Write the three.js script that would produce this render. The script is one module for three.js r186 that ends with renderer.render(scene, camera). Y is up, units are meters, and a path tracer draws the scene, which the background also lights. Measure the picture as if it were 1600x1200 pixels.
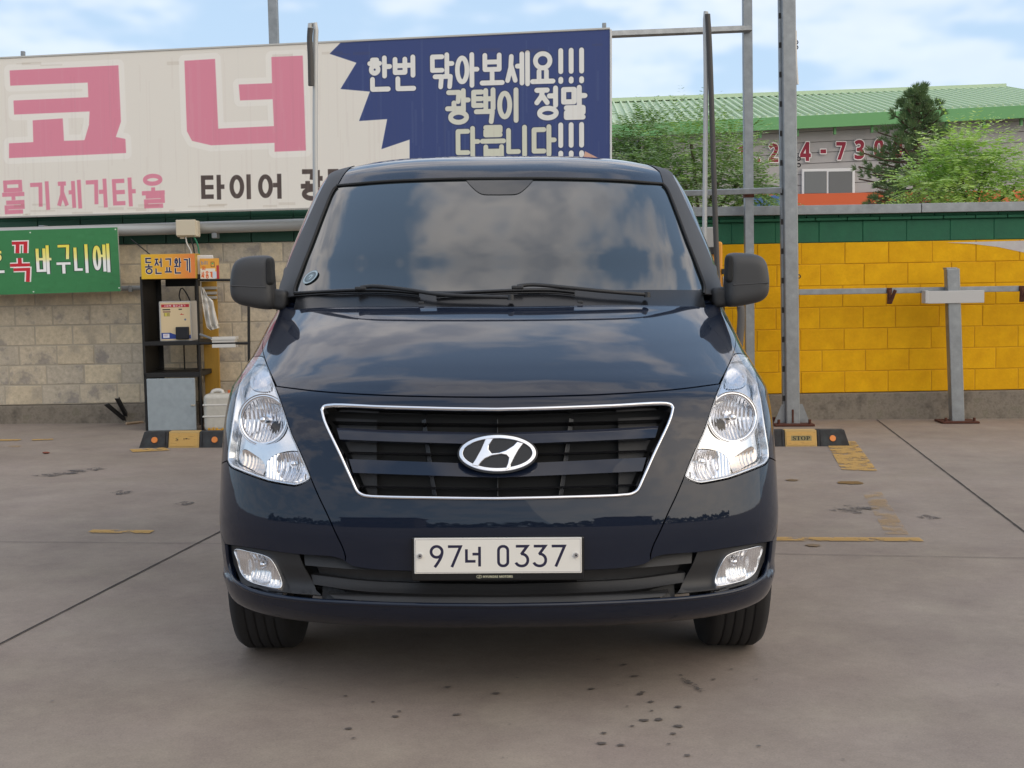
import * as THREE from 'three';
import { RoundedBoxGeometry } from 'three/addons/geometries/RoundedBoxGeometry.js';
import { mergeGeometries, mergeVertices } from 'three/addons/utils/BufferGeometryUtils.js';
import { TessellateModifier } from 'three/addons/modifiers/TessellateModifier.js';
import { createNoise2D, createNoise3D, createNoise4D } from 'simplex-noise';

// ---------------------------------------------------------------- random numbers and noise
function rng(seed) { let s = seed | 0; return () => { s = (s + 0x6d2b79f5) | 0; let t = Math.imul(s ^ (s >>> 15), 1 | s); t = (t + Math.imul(t ^ (t >>> 7), 61 | t)) ^ t; return ((t ^ (t >>> 14)) >>> 0) / 4294967296; }; }
const rand = rng(11), n2 = createNoise2D(rng(5)), n3 = createNoise3D(rng(9));
const fbm2 = (x, y, o = 4) => { let a = 0, w = 0.5; for (let i = 0; i < o; i++) { a += w * n2(x, y); x *= 2.03; y *= 2.03; w *= 0.5; } return a; };
const fbm3 = (x, y, z, o = 5) => { let a = 0, w = 0.5; for (let i = 0; i < o; i++) { a += w * n3(x, y, z); x *= 2.05; y *= 2.05; z *= 2.05; w *= 0.52; } return a; };
const clamp = (x, a = 0, b = 1) => Math.min(b, Math.max(a, x)), sstep = (a, b, x) => { const t = clamp((x - a) / (b - a)); return t * t * (3 - 2 * t); };
const V = (x, y, z) => new THREE.Vector3(x, y, z);

// ---------------------------------------------------------------- camera
const scene = new THREE.Scene();
const F = 2134, CAM = V(0, 1.36, 4.2), HORIZON = 433;
const camera = new THREE.PerspectiveCamera(2 * Math.atan(600 / F) * 180 / Math.PI, 4 / 3, 0.1, 600);
camera.position.copy(CAM);
camera.rotation.order = 'YXZ';
camera.rotation.set(-Math.atan((600 - HORIZON) / F), 0, -0.0055);
camera.updateMatrixWorld(true);

// ---------------------------------------------------------------- sky (thin bright cloud over pale blue), soft low sun
function makeSky() {
  const w = 2048, h = 1024, data = new Float32Array(w * h * 4);
  for (let j = 0; j < h; j++) {
    const el = (j + 0.5) / h * Math.PI - Math.PI / 2, se = Math.sin(el), ce = Math.cos(el);
    for (let i = 0; i < w; i++) {
      const az = (i + 0.5) / w * 2 * Math.PI - Math.PI, dx = ce * Math.cos(az), dz = ce * Math.sin(az), o = (j * w + i) * 4;
      let r, g, b;
      if (se < -0.02) { r = 0.20; g = 0.185; b = 0.17; } else {
        const up = Math.max(se, 0), k = Math.pow(1 - up, 3);
        r = 0.24 + 0.15 * k; g = 0.345 + 0.17 * k; b = 0.51 + 0.12 * k;
        // one sheet of broken cloud at constant height, seen in perspective
        const s = 1 / (up + 0.13), cx = dx * s * 1.15, cz = dz * s * 1.15;
        const c1 = fbm3(cx * 1.2 + 3.1, cz * 1.2, 0.3, 5), c2 = fbm3(cx * 3.0 - 5, cz * 3.0 + 2, 4.2, 4);
        const cover = sstep(-0.25, 0.28, c1 + 0.35 * c2) * (0.22 + 0.72 * sstep(0.1, 0.45, up));
        const thick = sstep(-0.1, 0.5, c1 * 0.8 + c2 * 0.7) * (0.25 + 0.75 * sstep(0.12, 0.45, up));
        const cr = 0.93 - 0.44 * thick, cg = 0.87 - 0.37 * thick, cb = 0.83 - 0.28 * thick;
        r += (cr - r) * cover; g += (cg - g) * cover; b += (cb - b) * cover;
        const sunny = Math.max(0, dx * SUN.x + se * SUN.y + dz * SUN.z), glow = 0.9 * Math.pow(sunny, 6);
        r += glow * 1.0; g += glow * 0.78; b += glow * 0.5;
      }
      data[o] = r; data[o + 1] = g; data[o + 2] = b; data[o + 3] = 1;
    }
  }
  const t = new THREE.DataTexture(data, w, h, THREE.RGBAFormat, THREE.FloatType);
  t.mapping = THREE.EquirectangularReflectionMapping; t.magFilter = t.minFilter = THREE.LinearFilter; t.needsUpdate = true;
  return t;
}
const SUN = V(0.75, 0.34, 0.55).normalize();
scene.background = makeSky(); scene.environment = scene.background;
const sun = new THREE.DirectionalLight(new THREE.Color(1, 0.86, 0.66), 0.6);
sun.position.copy(SUN).multiplyScalar(40); sun.castShadow = true; sun.shadow.radius = 190;
Object.assign(sun.shadow.camera, { left: -25, right: 25, top: 25, bottom: -25, near: 1, far: 120 }); sun.shadow.mapSize.set(2048, 2048);
sun.name = 'sun'; scene.add(sun, sun.target);
const renderer = new THREE.WebGLRenderer({ antialias: true });
renderer.setSize(1024, 768); renderer.shadowMap.enabled = true;
renderer.toneMapping = THREE.LinearToneMapping; renderer.toneMappingExposure = 1.68;

// ---------------------------------------------------------------- photo pixel -> place
const camQ = camera.getWorldQuaternion(new THREE.Quaternion());
const ray = (px, py) => V((px - 800) / F, -(py - 600) / F, -1).applyQuaternion(camQ);
const at = (px, py, depth) => { const d = ray(px, py), k = -depth / d.z; return V(CAM.x + d.x * k, CAM.y + d.y * k, CAM.z - depth); };   // on the upright plane that far away
const onGround = (px, py, y = 0) => { const d = ray(px, py), k = (y - CAM.y) / d.y; return V(CAM.x + d.x * k, y, CAM.z + d.z * k); };
const camInv = camera.matrixWorld.clone().invert();
const pix = (p) => { const q = p.clone().applyMatrix4(camInv); return [800 + F * q.x / -q.z, 600 - F * q.y / -q.z]; };
const ROLL = 0.0123, ROLLQ = new THREE.Quaternion().setFromAxisAngle(V(0, 0, 1), ROLL);   // walls and posts stand on a lot that falls gently sideways

// ---------------------------------------------------------------- scene helpers
const taken = new Map();
function numbered(n) { const k = taken.get(n) ?? 0; taken.set(n, k + 1); return k ? n + '_' + String(k).padStart(3, '0') : n; }
function shadowed(o) { o.traverse((m) => { if (m.isMesh) { m.castShadow = true; m.receiveShadow = true; } }); return o; }
function tag(o, label, category, group, kind) { o.userData.label = label; o.userData.category = category; if (group) o.userData.group = group; if (kind) o.userData.kind = kind; return o; }
function thing(name, label, category, group) { const g = new THREE.Group(); g.name = numbered(name); scene.add(g); return tag(g, label, category, group); }
function part(parent, name, geo, mat) { const m = new THREE.Mesh(geo, mat); m.name = name; m.castShadow = m.receiveShadow = true; parent.add(m); return m; }
function solo(name, geo, mat, label, category, group) { const m = part(scene, numbered(name), geo, mat); return tag(m, label, category, group); }
function struct(name, geo, mat) { const m = part(scene, numbered(name), geo, mat); m.userData.kind = 'structure'; return m; }
const bare = (g) => { g = g.index ? g.toNonIndexed() : g; for (const k of Object.keys(g.attributes)) if (!['position', 'normal', 'uv'].includes(k)) g.deleteAttribute(k); return g; };
const merge = (list) => mergeGeometries(list.map(bare));
const boxUV = (g, s = 1) => { const p = g.attributes.position, n = g.attributes.normal, uv = new Float32Array(p.count * 2); for (let i = 0; i < p.count; i++) { const ax = Math.abs(n.getX(i)), ay = Math.abs(n.getY(i)), az = Math.abs(n.getZ(i)); const [u, v] = az >= ax && az >= ay ? [p.getX(i), p.getY(i)] : ax >= ay ? [p.getZ(i), p.getY(i)] : [p.getX(i), p.getZ(i)]; uv[2 * i] = u * s; uv[2 * i + 1] = v * s; } g.setAttribute('uv', new THREE.BufferAttribute(uv, 2)); return g; };
const box = (w, h, d, x = 0, y = 0, z = 0, r = 0.004) => new RoundedBoxGeometry(w, h, d, 2, Math.min(r, w * 0.45, h * 0.45, d * 0.45)).translate(x, y, z);
function bar(a, b, w, d = w, r = 0.004, roll = 0) {   // square bar from a to b
  const len = a.distanceTo(b), g = boxUV(new RoundedBoxGeometry(w, len, d, 1, Math.min(r, w * 0.4, d * 0.4)), 1.3);
  if (roll) g.rotateY(roll);
  g.applyQuaternion(new THREE.Quaternion().setFromUnitVectors(V(0, 1, 0), b.clone().sub(a).normalize()));
  return g.translate((a.x + b.x) / 2, (a.y + b.y) / 2, (a.z + b.z) / 2);
}
function tube(pts, r, seg = 24, rad = 10, closed = false) { return new THREE.TubeGeometry(new THREE.CatmullRomCurve3(pts, closed, 'centripetal'), seg, r, rad, closed); }
function rod(a, b, r, rad = 12) { const g = new THREE.CylinderGeometry(r, r, a.distanceTo(b), rad); g.applyQuaternion(new THREE.Quaternion().setFromUnitVectors(V(0, 1, 0), b.clone().sub(a).normalize())); return g.translate((a.x + b.x) / 2, (a.y + b.y) / 2, (a.z + b.z) / 2); }
const lin = (r, g, b) => new THREE.Color().setRGB(r, g, b);
function noiseTex(size, f, repeat = 1, srgb = true) {   // f(u, v) -> [r, g, b] 0..1
  const d = new Uint8Array(size * size * 4);
  for (let j = 0; j < size; j++) for (let i = 0; i < size; i++) { const c = f(i / size, j / size), o = (j * size + i) * 4; d[o] = clamp(c[0]) * 255; d[o + 1] = clamp(c[1]) * 255; d[o + 2] = clamp(c[2]) * 255; d[o + 3] = 255; }
  const t = new THREE.DataTexture(d, size, size); t.wrapS = t.wrapT = THREE.RepeatWrapping; t.repeat.set(repeat, repeat); t.magFilter = THREE.LinearFilter; t.minFilter = THREE.LinearMipmapLinearFilter; t.generateMipmaps = true;
  if (srgb) t.colorSpace = THREE.SRGBColorSpace; t.needsUpdate = true; return t;
}
const n4 = createNoise4D(rng(17)), torus2 = (u, v, f, o, k = 0) => { const a = u * 6.2832, b = v * 6.2832; let r = 0, w = 0.62, g = f * 0.55; for (let i = 0; i < o; i++) { r += w * n4(Math.cos(a) * g + k, Math.sin(a) * g, Math.cos(b) * g + 3 * i, Math.sin(b) * g); g *= 2.03; w *= 0.55; } return r; };   // tiles without a seam
function canvasTex(w, h, draw) { const c = document.createElement('canvas'); c.width = w; c.height = h; draw(c.getContext('2d'), w, h); const t = new THREE.CanvasTexture(c); t.colorSpace = THREE.SRGBColorSpace; t.anisotropy = 8; return t; }
const std = (o) => new THREE.MeshStandardMaterial(o), phys = (o) => new THREE.MeshPhysicalMaterial(o);

// ---------------------------------------------------------------- Hangul lettering drawn as strokes
const JAMO = {
  ㄱ: [[[0, 0], [1, 0], [0.92, 1]]], ㄴ: [[[0, 0], [0, 1], [1, 1]]], ㄷ: [[[1, 0], [0, 0], [0, 1], [1, 1]]], ㄹ: [[[0, 0], [1, 0], [1, 0.5], [0, 0.5], [0, 1], [1, 1]]],
  ㅁ: [[[0, 0], [1, 0], [1, 1], [0, 1], [0, 0], [1, 0]]], ㅂ: [[[0, 0], [0, 1], [1, 1], [1, 0]], [[0, 0.48], [1, 0.48]]], ㅅ: [[[0.5, 0], [0.42, 0.45], [0, 1]], [[0.47, 0.4], [1, 1]]],
  ㅇ: ['o', 0, 0, 1, 1], ㅈ: [[[0, 0], [1, 0]], [[0.55, 0], [0.45, 0.5], [0, 1]], [[0.5, 0.42], [1, 1]]], ㅋ: [[[0, 0], [1, 0], [0.92, 1]], [[0, 0.48], [0.95, 0.48]]],
  ㅌ: [[[1, 0], [0, 0], [0, 1], [1, 1]], [[0, 0.5], [1, 0.5]]], ㅎ: [[[0.28, 0], [0.72, 0]], [[0, 0.26], [1, 0.26]], ['o', 0.15, 0.46, 0.85, 1]], ㄲ: [[[0, 0], [0.42, 0], [0.36, 1]], [[0.56, 0], [1, 0], [0.94, 1]]],
  ㅏ: [[[0.35, 0], [0.35, 1]], [[0.35, 0.48], [1, 0.48]]], ㅓ: [[[0.72, 0], [0.72, 1]], [[0, 0.45], [0.72, 0.45]]], ㅣ: [[[0.5, 0], [0.5, 1]]], ㅔ: [[[0.45, 0.03], [0.45, 0.97]], [[0, 0.42], [0.45, 0.42]], [[1, 0], [1, 1]]],
  ㅐ: [[[0.2, 0.03], [0.2, 0.97]], [[0.2, 0.48], [0.85, 0.48]], [[0.9, 0], [0.9, 1]]], ㅗ: [[[0, 0.85], [1, 0.85]], [[0.5, 0.1], [0.5, 0.85]]], ㅛ: [[[0, 0.85], [1, 0.85]], [[0.32, 0.1], [0.32, 0.85]], [[0.68, 0.1], [0.68, 0.85]]],
  ㅜ: [[[0, 0.2], [1, 0.2]], [[0.5, 0.2], [0.5, 1]]], ㅡ: [[[0, 0.5], [1, 0.5]]],
};
const CHO = [...'ㄱㄲㄴㄷㄸㄹㅁㅂㅃㅅㅆㅇㅈㅉㅊㅋㅌㅍㅎ'], JUNG = [...'ㅏㅐㅑㅒㅓㅔㅕㅖㅗㅘㅙㅚㅛㅜㅝㅞㅟㅠㅡㅢㅣ'], JONG = ['', ...'ㄱㄲㄳㄴㄵㄶㄷㄹㄺㄻㄼㄽㄾㄿㅀㅁㅂㅄㅅㅆㅇㅈㅊㅋㅌㅍㅎ'];
function jamoPath(ctx, j, [x0, y0, x1, y1]) {
  let def = JAMO[j]; if (!def) return; if (def[0] === 'o') def = [def];
  for (const s of def) {
    if (s[0] === 'o') { const [, a, b, c, d] = s; ctx.moveTo(x0 + (x1 - x0) * c, y0 + (y1 - y0) * (b + d) / 2); ctx.ellipse(x0 + (x1 - x0) * (a + c) / 2, y0 + (y1 - y0) * (b + d) / 2, (x1 - x0) * (c - a) / 2, (y1 - y0) * (d - b) / 2, 0, 0, 6.2832); }
    else s.forEach(([a, b], i) => ctx[i ? 'lineTo' : 'moveTo'](x0 + (x1 - x0) * a, y0 + (y1 - y0) * b));
  }
}
function syllable(ctx, ch, x, y, w, h) {   // adds strokes to the current path
  const code = ch.charCodeAt(0) - 0xac00, B = (a, b, c, d) => [x + a * w, y + b * h, x + c * w, y + d * h];
  if (ch === '!') { ctx.moveTo(x + w * 0.5, y); ctx.lineTo(x + w * 0.5, y + h * 0.68); ctx.moveTo(x + w * 0.5, y + h * 0.93); ctx.lineTo(x + w * 0.5, y + h); return; }
  if (code < 0 || code > 11171) return;
  const c = CHO[Math.floor(code / 588)], v = JUNG[Math.floor(code % 588 / 28)], f = JONG[code % 28];
  if ('ㅗㅛㅜㅠㅡ'.includes(v)) { jamoPath(ctx, c, f ? B(.16, .0, .84, .26) : B(.16, .06, .84, .5)); jamoPath(ctx, v, f ? B(.0, .36, 1, .6) : B(.02, .56, .98, .98)); }
  else if (v === 'ㅘ') { jamoPath(ctx, c, f ? B(.08, .05, .55, .34) : B(.08, .08, .55, .5)); jamoPath(ctx, 'ㅗ', f ? B(.02, .36, .62, .6) : B(.02, .55, .62, .9)); jamoPath(ctx, 'ㅏ', f ? B(.64, 0, .98, .62) : B(.64, 0, .98, 1)); }
  else { const two = 'ㅔㅐ'.includes(v), cx = two ? .4 : .5, vx = two ? .5 : .6; jamoPath(ctx, c, f ? B(.04, .06, cx, .48) : B(.04, .12, cx, .86)); jamoPath(ctx, v, f ? B(vx, 0, .98, .58) : B(vx, .02, .98, .98)); }
  if (f) jamoPath(ctx, f, B(.16, .68, .9, 1));
}
function hangul(ctx, text, x, y, w, h, { fill = '#000', weight = 0.13, outline, outlineWidth = 0.1, gap = 0.04, join = 'miter', advance } = {}) {
  ctx.save(); ctx.lineJoin = join; ctx.lineCap = join === 'round' ? 'round' : 'butt'; ctx.miterLimit = 3;
  const mg = weight * Math.min(h, w * 1.12) * 0.42, pass = (style, lw) => { let cx = x; ctx.strokeStyle = style; ctx.lineWidth = lw; for (const ch of text) { const cw = ch === '!' ? w * 0.42 : ch === ' ' ? w * 0.45 : w; ctx.beginPath(); syllable(ctx, ch, cx + w * gap + mg, y + mg, cw - 2 * w * gap - 2 * mg, h - 2 * mg); ctx.stroke(); cx += advance && cw === w ? advance : cw; } };
  const em = Math.min(h, w * 1.12); if (outline) pass(outline, (weight + outlineWidth) * em);
  pass(fill, weight * em); ctx.restore();
}

function thingAt(base, name, label, category, group) { const g = thing(name, label, category, group); g.position.copy(base); return g; }
function wpart(g, name, geo, mat) { let root = g, off = V(0, 0, 0); while (root && root !== scene) { off.add(root.position); root = root.parent; } return part(g, name, geo.translate(-off.x, -off.y, -off.z), mat); }   // geometry given in world metres
function boxB(x0, y0, x1, y1, depth, thick, r = 0.004) {   // upright box whose front face fills that pixel rectangle at that depth
  const a = at(x0, y0, depth), b = at(x1, y1, depth), q = ROLLQ.clone().invert(), d = b.clone().sub(a).applyQuaternion(q), c = a.add(b).multiplyScalar(0.5);
  return new RoundedBoxGeometry(Math.abs(d.x), Math.abs(d.y), thick, 2, Math.min(r, Math.abs(d.x) * 0.4, Math.abs(d.y) * 0.4, thick * 0.4)).applyQuaternion(ROLLQ).translate(c.x, c.y, c.z - thick / 2);
}
function faceB(x0, y0, x1, y1, depth) {   // printed face on such a box, uv 0..1
  const a = at(x0, y0, depth), b = at(x1, y1, depth), d = b.clone().sub(a).applyQuaternion(ROLLQ.clone().invert()), c = a.add(b).multiplyScalar(0.5);
  return new THREE.PlaneGeometry(Math.abs(d.x), Math.abs(d.y)).applyQuaternion(ROLLQ).translate(c.x, c.y, c.z + 0.002);
}
const barPx = (x0, y0, x1, y1, depth, w, d = w, depth1 = depth) => bar(at(x0, y0, depth), at(x1, y1, depth1), w, d);

// ---------------------------------------------------------------- materials
const grain = noiseTex(512, (u, v) => { const k = 0.5 + 0.5 * torus2(u, v, 2.4, 5), f = torus2(u, v, 14, 3, 3); return [k * 0.7 + f * 0.12 + 0.15, k, k]; }, 1, false);
const concreteMap = noiseTex(1536, (u, v) => {
  const a = torus2(u, v, 0.9, 3), b = torus2(u, v, 4, 3, 5), c = torus2(u, v, 22, 2, 9), sp = rand() < 0.004 ? -0.10 : rand() < 0.002 ? 0.12 : 0;
  const k = 0.90 + 0.085 * a + 0.06 * b + 0.035 * c + (rand() - 0.5) * 0.085 + sp;
  return [k, k * (0.995 + 0.012 * b), k * (0.985 + 0.02 * a)];
});
const M = {
  concrete: std({ color: lin(0.34, 0.278, 0.228), map: concreteMap, roughness: 0.86, bumpMap: grain, bumpScale: 0.0015, vertexColors: true }),
  footing: std({ color: lin(0.3, 0.255, 0.2), map: noiseTex(512, (u, v) => { const a = torus2(u, v, 1.6, 5), b = torus2(u, v, 7, 4, 2), m = sstep(0.15, 0.6, a + 0.6 * b); const k = 0.86 + 0.2 * a + 0.12 * b; return [k - 0.16 * m, k - 0.15 * m, k - 0.17 * m]; }), roughness: 0.95, bumpMap: grain, bumpScale: 0.006 }),
  mortar: std({ color: lin(0.24, 0.2, 0.15), roughness: 1, bumpMap: grain, bumpScale: 0.003 }),
  steel: phys({ color: lin(0.36, 0.38, 0.38), metalness: 0.55, roughness: 0.5, map: noiseTex(256, (u, v) => { const k = 0.9 + 0.09 * torus2(u, v, 1.7, 5) + 0.03 * torus2(u, v, 11, 3); return [k, k, k * 1.01]; }) }),
  rust: std({ color: lin(0.17, 0.055, 0.03), roughness: 0.95, map: grain }),
  blackMetal: std({ color: lin(0.014, 0.013, 0.012), roughness: 0.55, metalness: 0.2 }),
  rubber: std({ color: lin(0.02, 0.02, 0.02), roughness: 0.8 }),
  whitePlastic: phys({ color: lin(0.62, 0.6, 0.55), roughness: 0.5 }),
  cream: std({ color: lin(0.56, 0.5, 0.38), roughness: 0.6 }),
};

// ---------------------------------------------------------------- ground
{
  const g = new THREE.PlaneGeometry(240, 240, 160, 160).rotateX(-Math.PI / 2), p = g.attributes.position, c = new Float32Array(p.count * 3), uv = g.attributes.uv;
  // finer cells near the car
  for (let i = 0; i < p.count; i++) { for (const k of ['X', 'Z']) { const a = p['get' + k](i) / 120; p['set' + k](i, Math.sign(a) * 120 * Math.pow(Math.abs(a), 2.2)); } }
  for (let i = 0; i < p.count; i++) {
    const x = p.getX(i), z = p.getZ(i); uv.setXY(i, x / 5.3, z / 5.3);
    const k = 0.97 + 0.13 * fbm2(x * 0.22 + 4, z * 0.5, 4) + 0.06 * fbm2(x * 1.4, z * 1.8, 3), w = 0.03 * fbm2(x * 0.3 - 8, z * 0.3, 3);
    c[3 * i] = k * (1 + w); c[3 * i + 1] = k; c[3 * i + 2] = k * (1 - w);
  }
  g.setAttribute('color', new THREE.BufferAttribute(c, 3));
  struct('ground', g, M.concrete);
}
function strip(pts, w, y, jag = 0) {   // flat ribbon on the ground through world points
  const pos = [], idx = [], uv = [], out = [];
  for (let i = 0; i + 1 < pts.length; i++) { const n = Math.max(2, Math.ceil(pts[i].distanceTo(pts[i + 1]) / 0.06)); for (let k = 0; k < n + (i + 2 === pts.length ? 1 : 0); k++) out.push(pts[i].clone().lerp(pts[i + 1], k / n)); }
  let len = 0;
  out.forEach((p, i) => {
    const t = (out[i + 1] ?? p).clone().sub(out[i - 1] ?? p).setY(0).normalize(), s = V(-t.z, 0, t.x); if (i) len += p.distanceTo(out[i - 1]);
    const ww = w * (1 + jag * (rand() - 0.5)), sh = jag * w * 0.4 * (rand() - 0.5);
    for (const k of [-1, 1]) { pos.push(p.x + s.x * (k * ww / 2 + sh), y, p.z + s.z * (k * ww / 2 + sh)); uv.push(len, k * w / 2); }
    if (i) { const a = 2 * i - 2; idx.push(a, a + 2, a + 1, a + 1, a + 2, a + 3); }
  });
  const g = new THREE.BufferGeometry(); g.setAttribute('position', new THREE.Float32BufferAttribute(pos, 3)); g.setAttribute('uv', new THREE.Float32BufferAttribute(uv, 2)); g.setIndex(idx); g.computeVertexNormals();
  if (g.attributes.normal.getY(0) < 0) { g.setIndex(idx.map((_, i) => idx[i - i % 3 + [0, 2, 1][i % 3]])); g.computeVertexNormals(); }
  return g;
}
{
  const joint = std({ color: lin(0.045, 0.037, 0.032), roughness: 1 });
  for (const [a, b, w] of [[[-420, 1222], [360, 823], 0.009], [[1370, 656], [1760, 953], 0.011], [[-300, 845], [345, 850], 0.004], [[1195, 866], [1900, 878], 0.004]]) struct('slab_joint', strip([onGround(...a), onGround(...b)], w, 0.004, 0.5), joint);
  // worn yellow bay lines: paint broken up by noise
  const wear = (thr, s) => noiseTex(512, (u, v) => { const k = sstep(thr - 0.2, thr + 0.3, torus2(u, v, 2.2, 5, s) + 0.5 * torus2(u, v, 12, 3, s)); return [k, k, k]; }, 1, false);
  const paint = (thr, s, rep, opacity = 1) => { const t = wear(thr, s); t.repeat.set(rep, rep); return std({ color: lin(0.52, 0.31, 0.085), roughness: 0.85, alphaMap: t, transparent: true, opacity });  };
  const solid = paint(-0.32, 1, 1.1, 0.85), faint = paint(-0.25, 4, 0.9, 0.75), ghost = paint(-0.1, 7, 0.7, 0.3);
  struct('bay_line', strip([onGround(1195, 843), onGround(1440, 844)], 0.1, 0.005), faint);
  struct('bay_line', strip([onGround(1313, 690), onGround(1343, 736)], 0.24, 0.005), solid);
  struct('bay_line', strip([onGround(1362, 770), onGround(1402, 836)], 0.12, 0.005), ghost);
  struct('bay_line', strip([onGround(140, 831), onGround(238, 832)], 0.09, 0.005), faint);
  struct('bay_line', strip([onGround(-60, 689), onGround(32, 688)], 0.1, 0.005), solid);
  struct('bay_line', strip([onGround(50, 688), onGround(83, 687)], 0.08, 0.005), solid);
  struct('bay_line', strip([onGround(-40, 700), onGround(32, 698)], 0.09, 0.005), ghost);
  struct('bay_line', strip([onGround(205, 705), onGround(262, 702)], 0.2, 0.005), solid);
  // wet drips and oil spots
  const blob = (c, r, sq = 1) => { const n = 14, s = new THREE.Shape(), ph = rand() * 9; for (let i = 0; i < n; i++) { const a = i / n * 6.2832, k = r * (0.8 + 0.35 * n2(Math.cos(a) * 1.3 + ph, Math.sin(a) * 1.3)); s[i ? 'lineTo' : 'moveTo'](Math.cos(a) * k, Math.sin(a) * k * sq); } s.closePath(); return new THREE.ShapeGeometry(s).rotateX(-Math.PI / 2).translate(c.x, 0.0045, c.z); };
  const drips = [], spots = [[540, 1089], [583, 1098], [545, 1140], [552, 1155], [618, 1121], [624, 1113], [714, 1118], [924, 1078], [966, 1072], [1000, 1086], [1004, 1083], [1018, 1112], [1017, 1098], [1060, 1106], [943, 1147], [988, 1136], [1052, 1148], [1060, 1136], [1074, 1182], [970, 1166], [1143, 1047], [1115, 1063], [1182, 1063], [1185, 1167], [700, 1075], [776, 1085], [1030, 1126], [1007, 1127], [1045, 1164], [940, 1163], [980, 1105], [935, 1032], [975, 1040], [992, 1058]];
  for (const [x, y] of spots) drips.push(blob(onGround(x, y), 0.006 + 0.012 * rand(), 0.8));
  for (let i = 0; i < 70; i++) { const x = rand() * 1900 - 150, y = 690 + rand() * 500; if (y < 1020 && x > 345 && x < 1215) continue; drips.push(blob(onGround(x, y), 0.002 + 0.006 * rand() * rand(), 0.8)); }
  const d = solo('drip_spots', merge(drips), std({ color: lin(0.115, 0.097, 0.085), roughness: 0.6 }), 'small dark drip spots scattered over the grey concrete', 'stains'); d.userData.kind = 'stuff';
  const pud = std({ color: lin(0.14, 0.085, 0.035), roughness: 0.35 });
  for (const [x, y, r, q] of [[1330, 755, 0.1, 0.75], [1238, 751, 0.06, 0.8], [1271, 853, 0.045, 0.8]]) struct('stain', blob(onGround(x, y), r, q), pud);
  const scuff = std({ color: lin(0.1, 0.088, 0.08), roughness: 0.9, alphaMap: wear(0.1, 11), transparent: true });
  for (const [x, y, x2, y2, w] of [[180, 769, 205, 771, 0.12], [1310, 800, 1350, 792, 0.2], [1440, 810, 1460, 808, 0.12], [60, 745, 160, 732, 0.14], [1060, 1056, 1098, 1082, 0.03], [280, 786, 300, 788, 0.1]]) struct('stain', strip([onGround(x, y), onGround(x2, y2)], w, 0.0045, 0.8), scuff);
}

// ---------------------------------------------------------------- walls of concrete block
const WD = 12.9, WALL = V(0, 0, CAM.z - WD);
const wallAt = (px, py) => at(px, py, WD).sub(WALL).applyQuaternion(ROLLQ.clone().invert());
function blockWall(group, { u0, u1, v0, course, len, rows, mats, jitter, seed, footMat, footDrop }) {
  const r = rng(seed), D = 0.15;
  const low = rows - (mats.mortarTop ? 1 : 0); if (mats.mortarTop) part(group, 'mortar_bed', boxUV(box(u1 - u0, course, D, (u0 + u1) / 2, v0 + (rows - 0.5) * course, -D / 2 - mats.depth), 1), mats.mortarTop);
  part(group, 'mortar_bed', boxUV(box(u1 - u0, low * course, D, (u0 + u1) / 2, v0 + low * course / 2, -D / 2 - 0.008 + 0.008 - mats.depth), 1), mats.mortar);
  const variants = [0, 1, 2].map(() => 0);
  for (let j = 0; j < rows; j++) {
    let u = u0 - len * (j % 2 ? 0.5 : 0) - r() * 0.05;
    while (u < u1) {
      const L = len * (r() < jitter * 2 ? 0.5 + 0.3 * r() : 1), a = Math.max(u, u0), b = Math.min(u + L, u1); u += L;
      if (b - a < 0.05) continue;
      const g = new RoundedBoxGeometry(b - a - mats.joint, course - mats.joint, D, 1, 0.006);
      g.translate((a + b) / 2, v0 + (j + 0.5) * course, -D / 2 + (r() - 0.5) * 0.004);
      boxUV(g); const o = [r() * 5, r() * 5], uv = g.attributes.uv; if (mats.shift) for (let i = 0; i < uv.count; i++) uv.setXY(i, uv.getX(i) + o[0], uv.getY(i) + o[1]);
      part(group, 'block', g, mats.pick(j, (a + b) / 2, r));
    }
  }
  part(group, 'footing', boxUV(box(u1 - u0, v0 + footDrop, 0.3, (u0 + u1) / 2, (v0 - footDrop) / 2 - 0.004, -0.12, 0.012), 1), footMat);
}
const footMat = M.footing;
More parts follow.
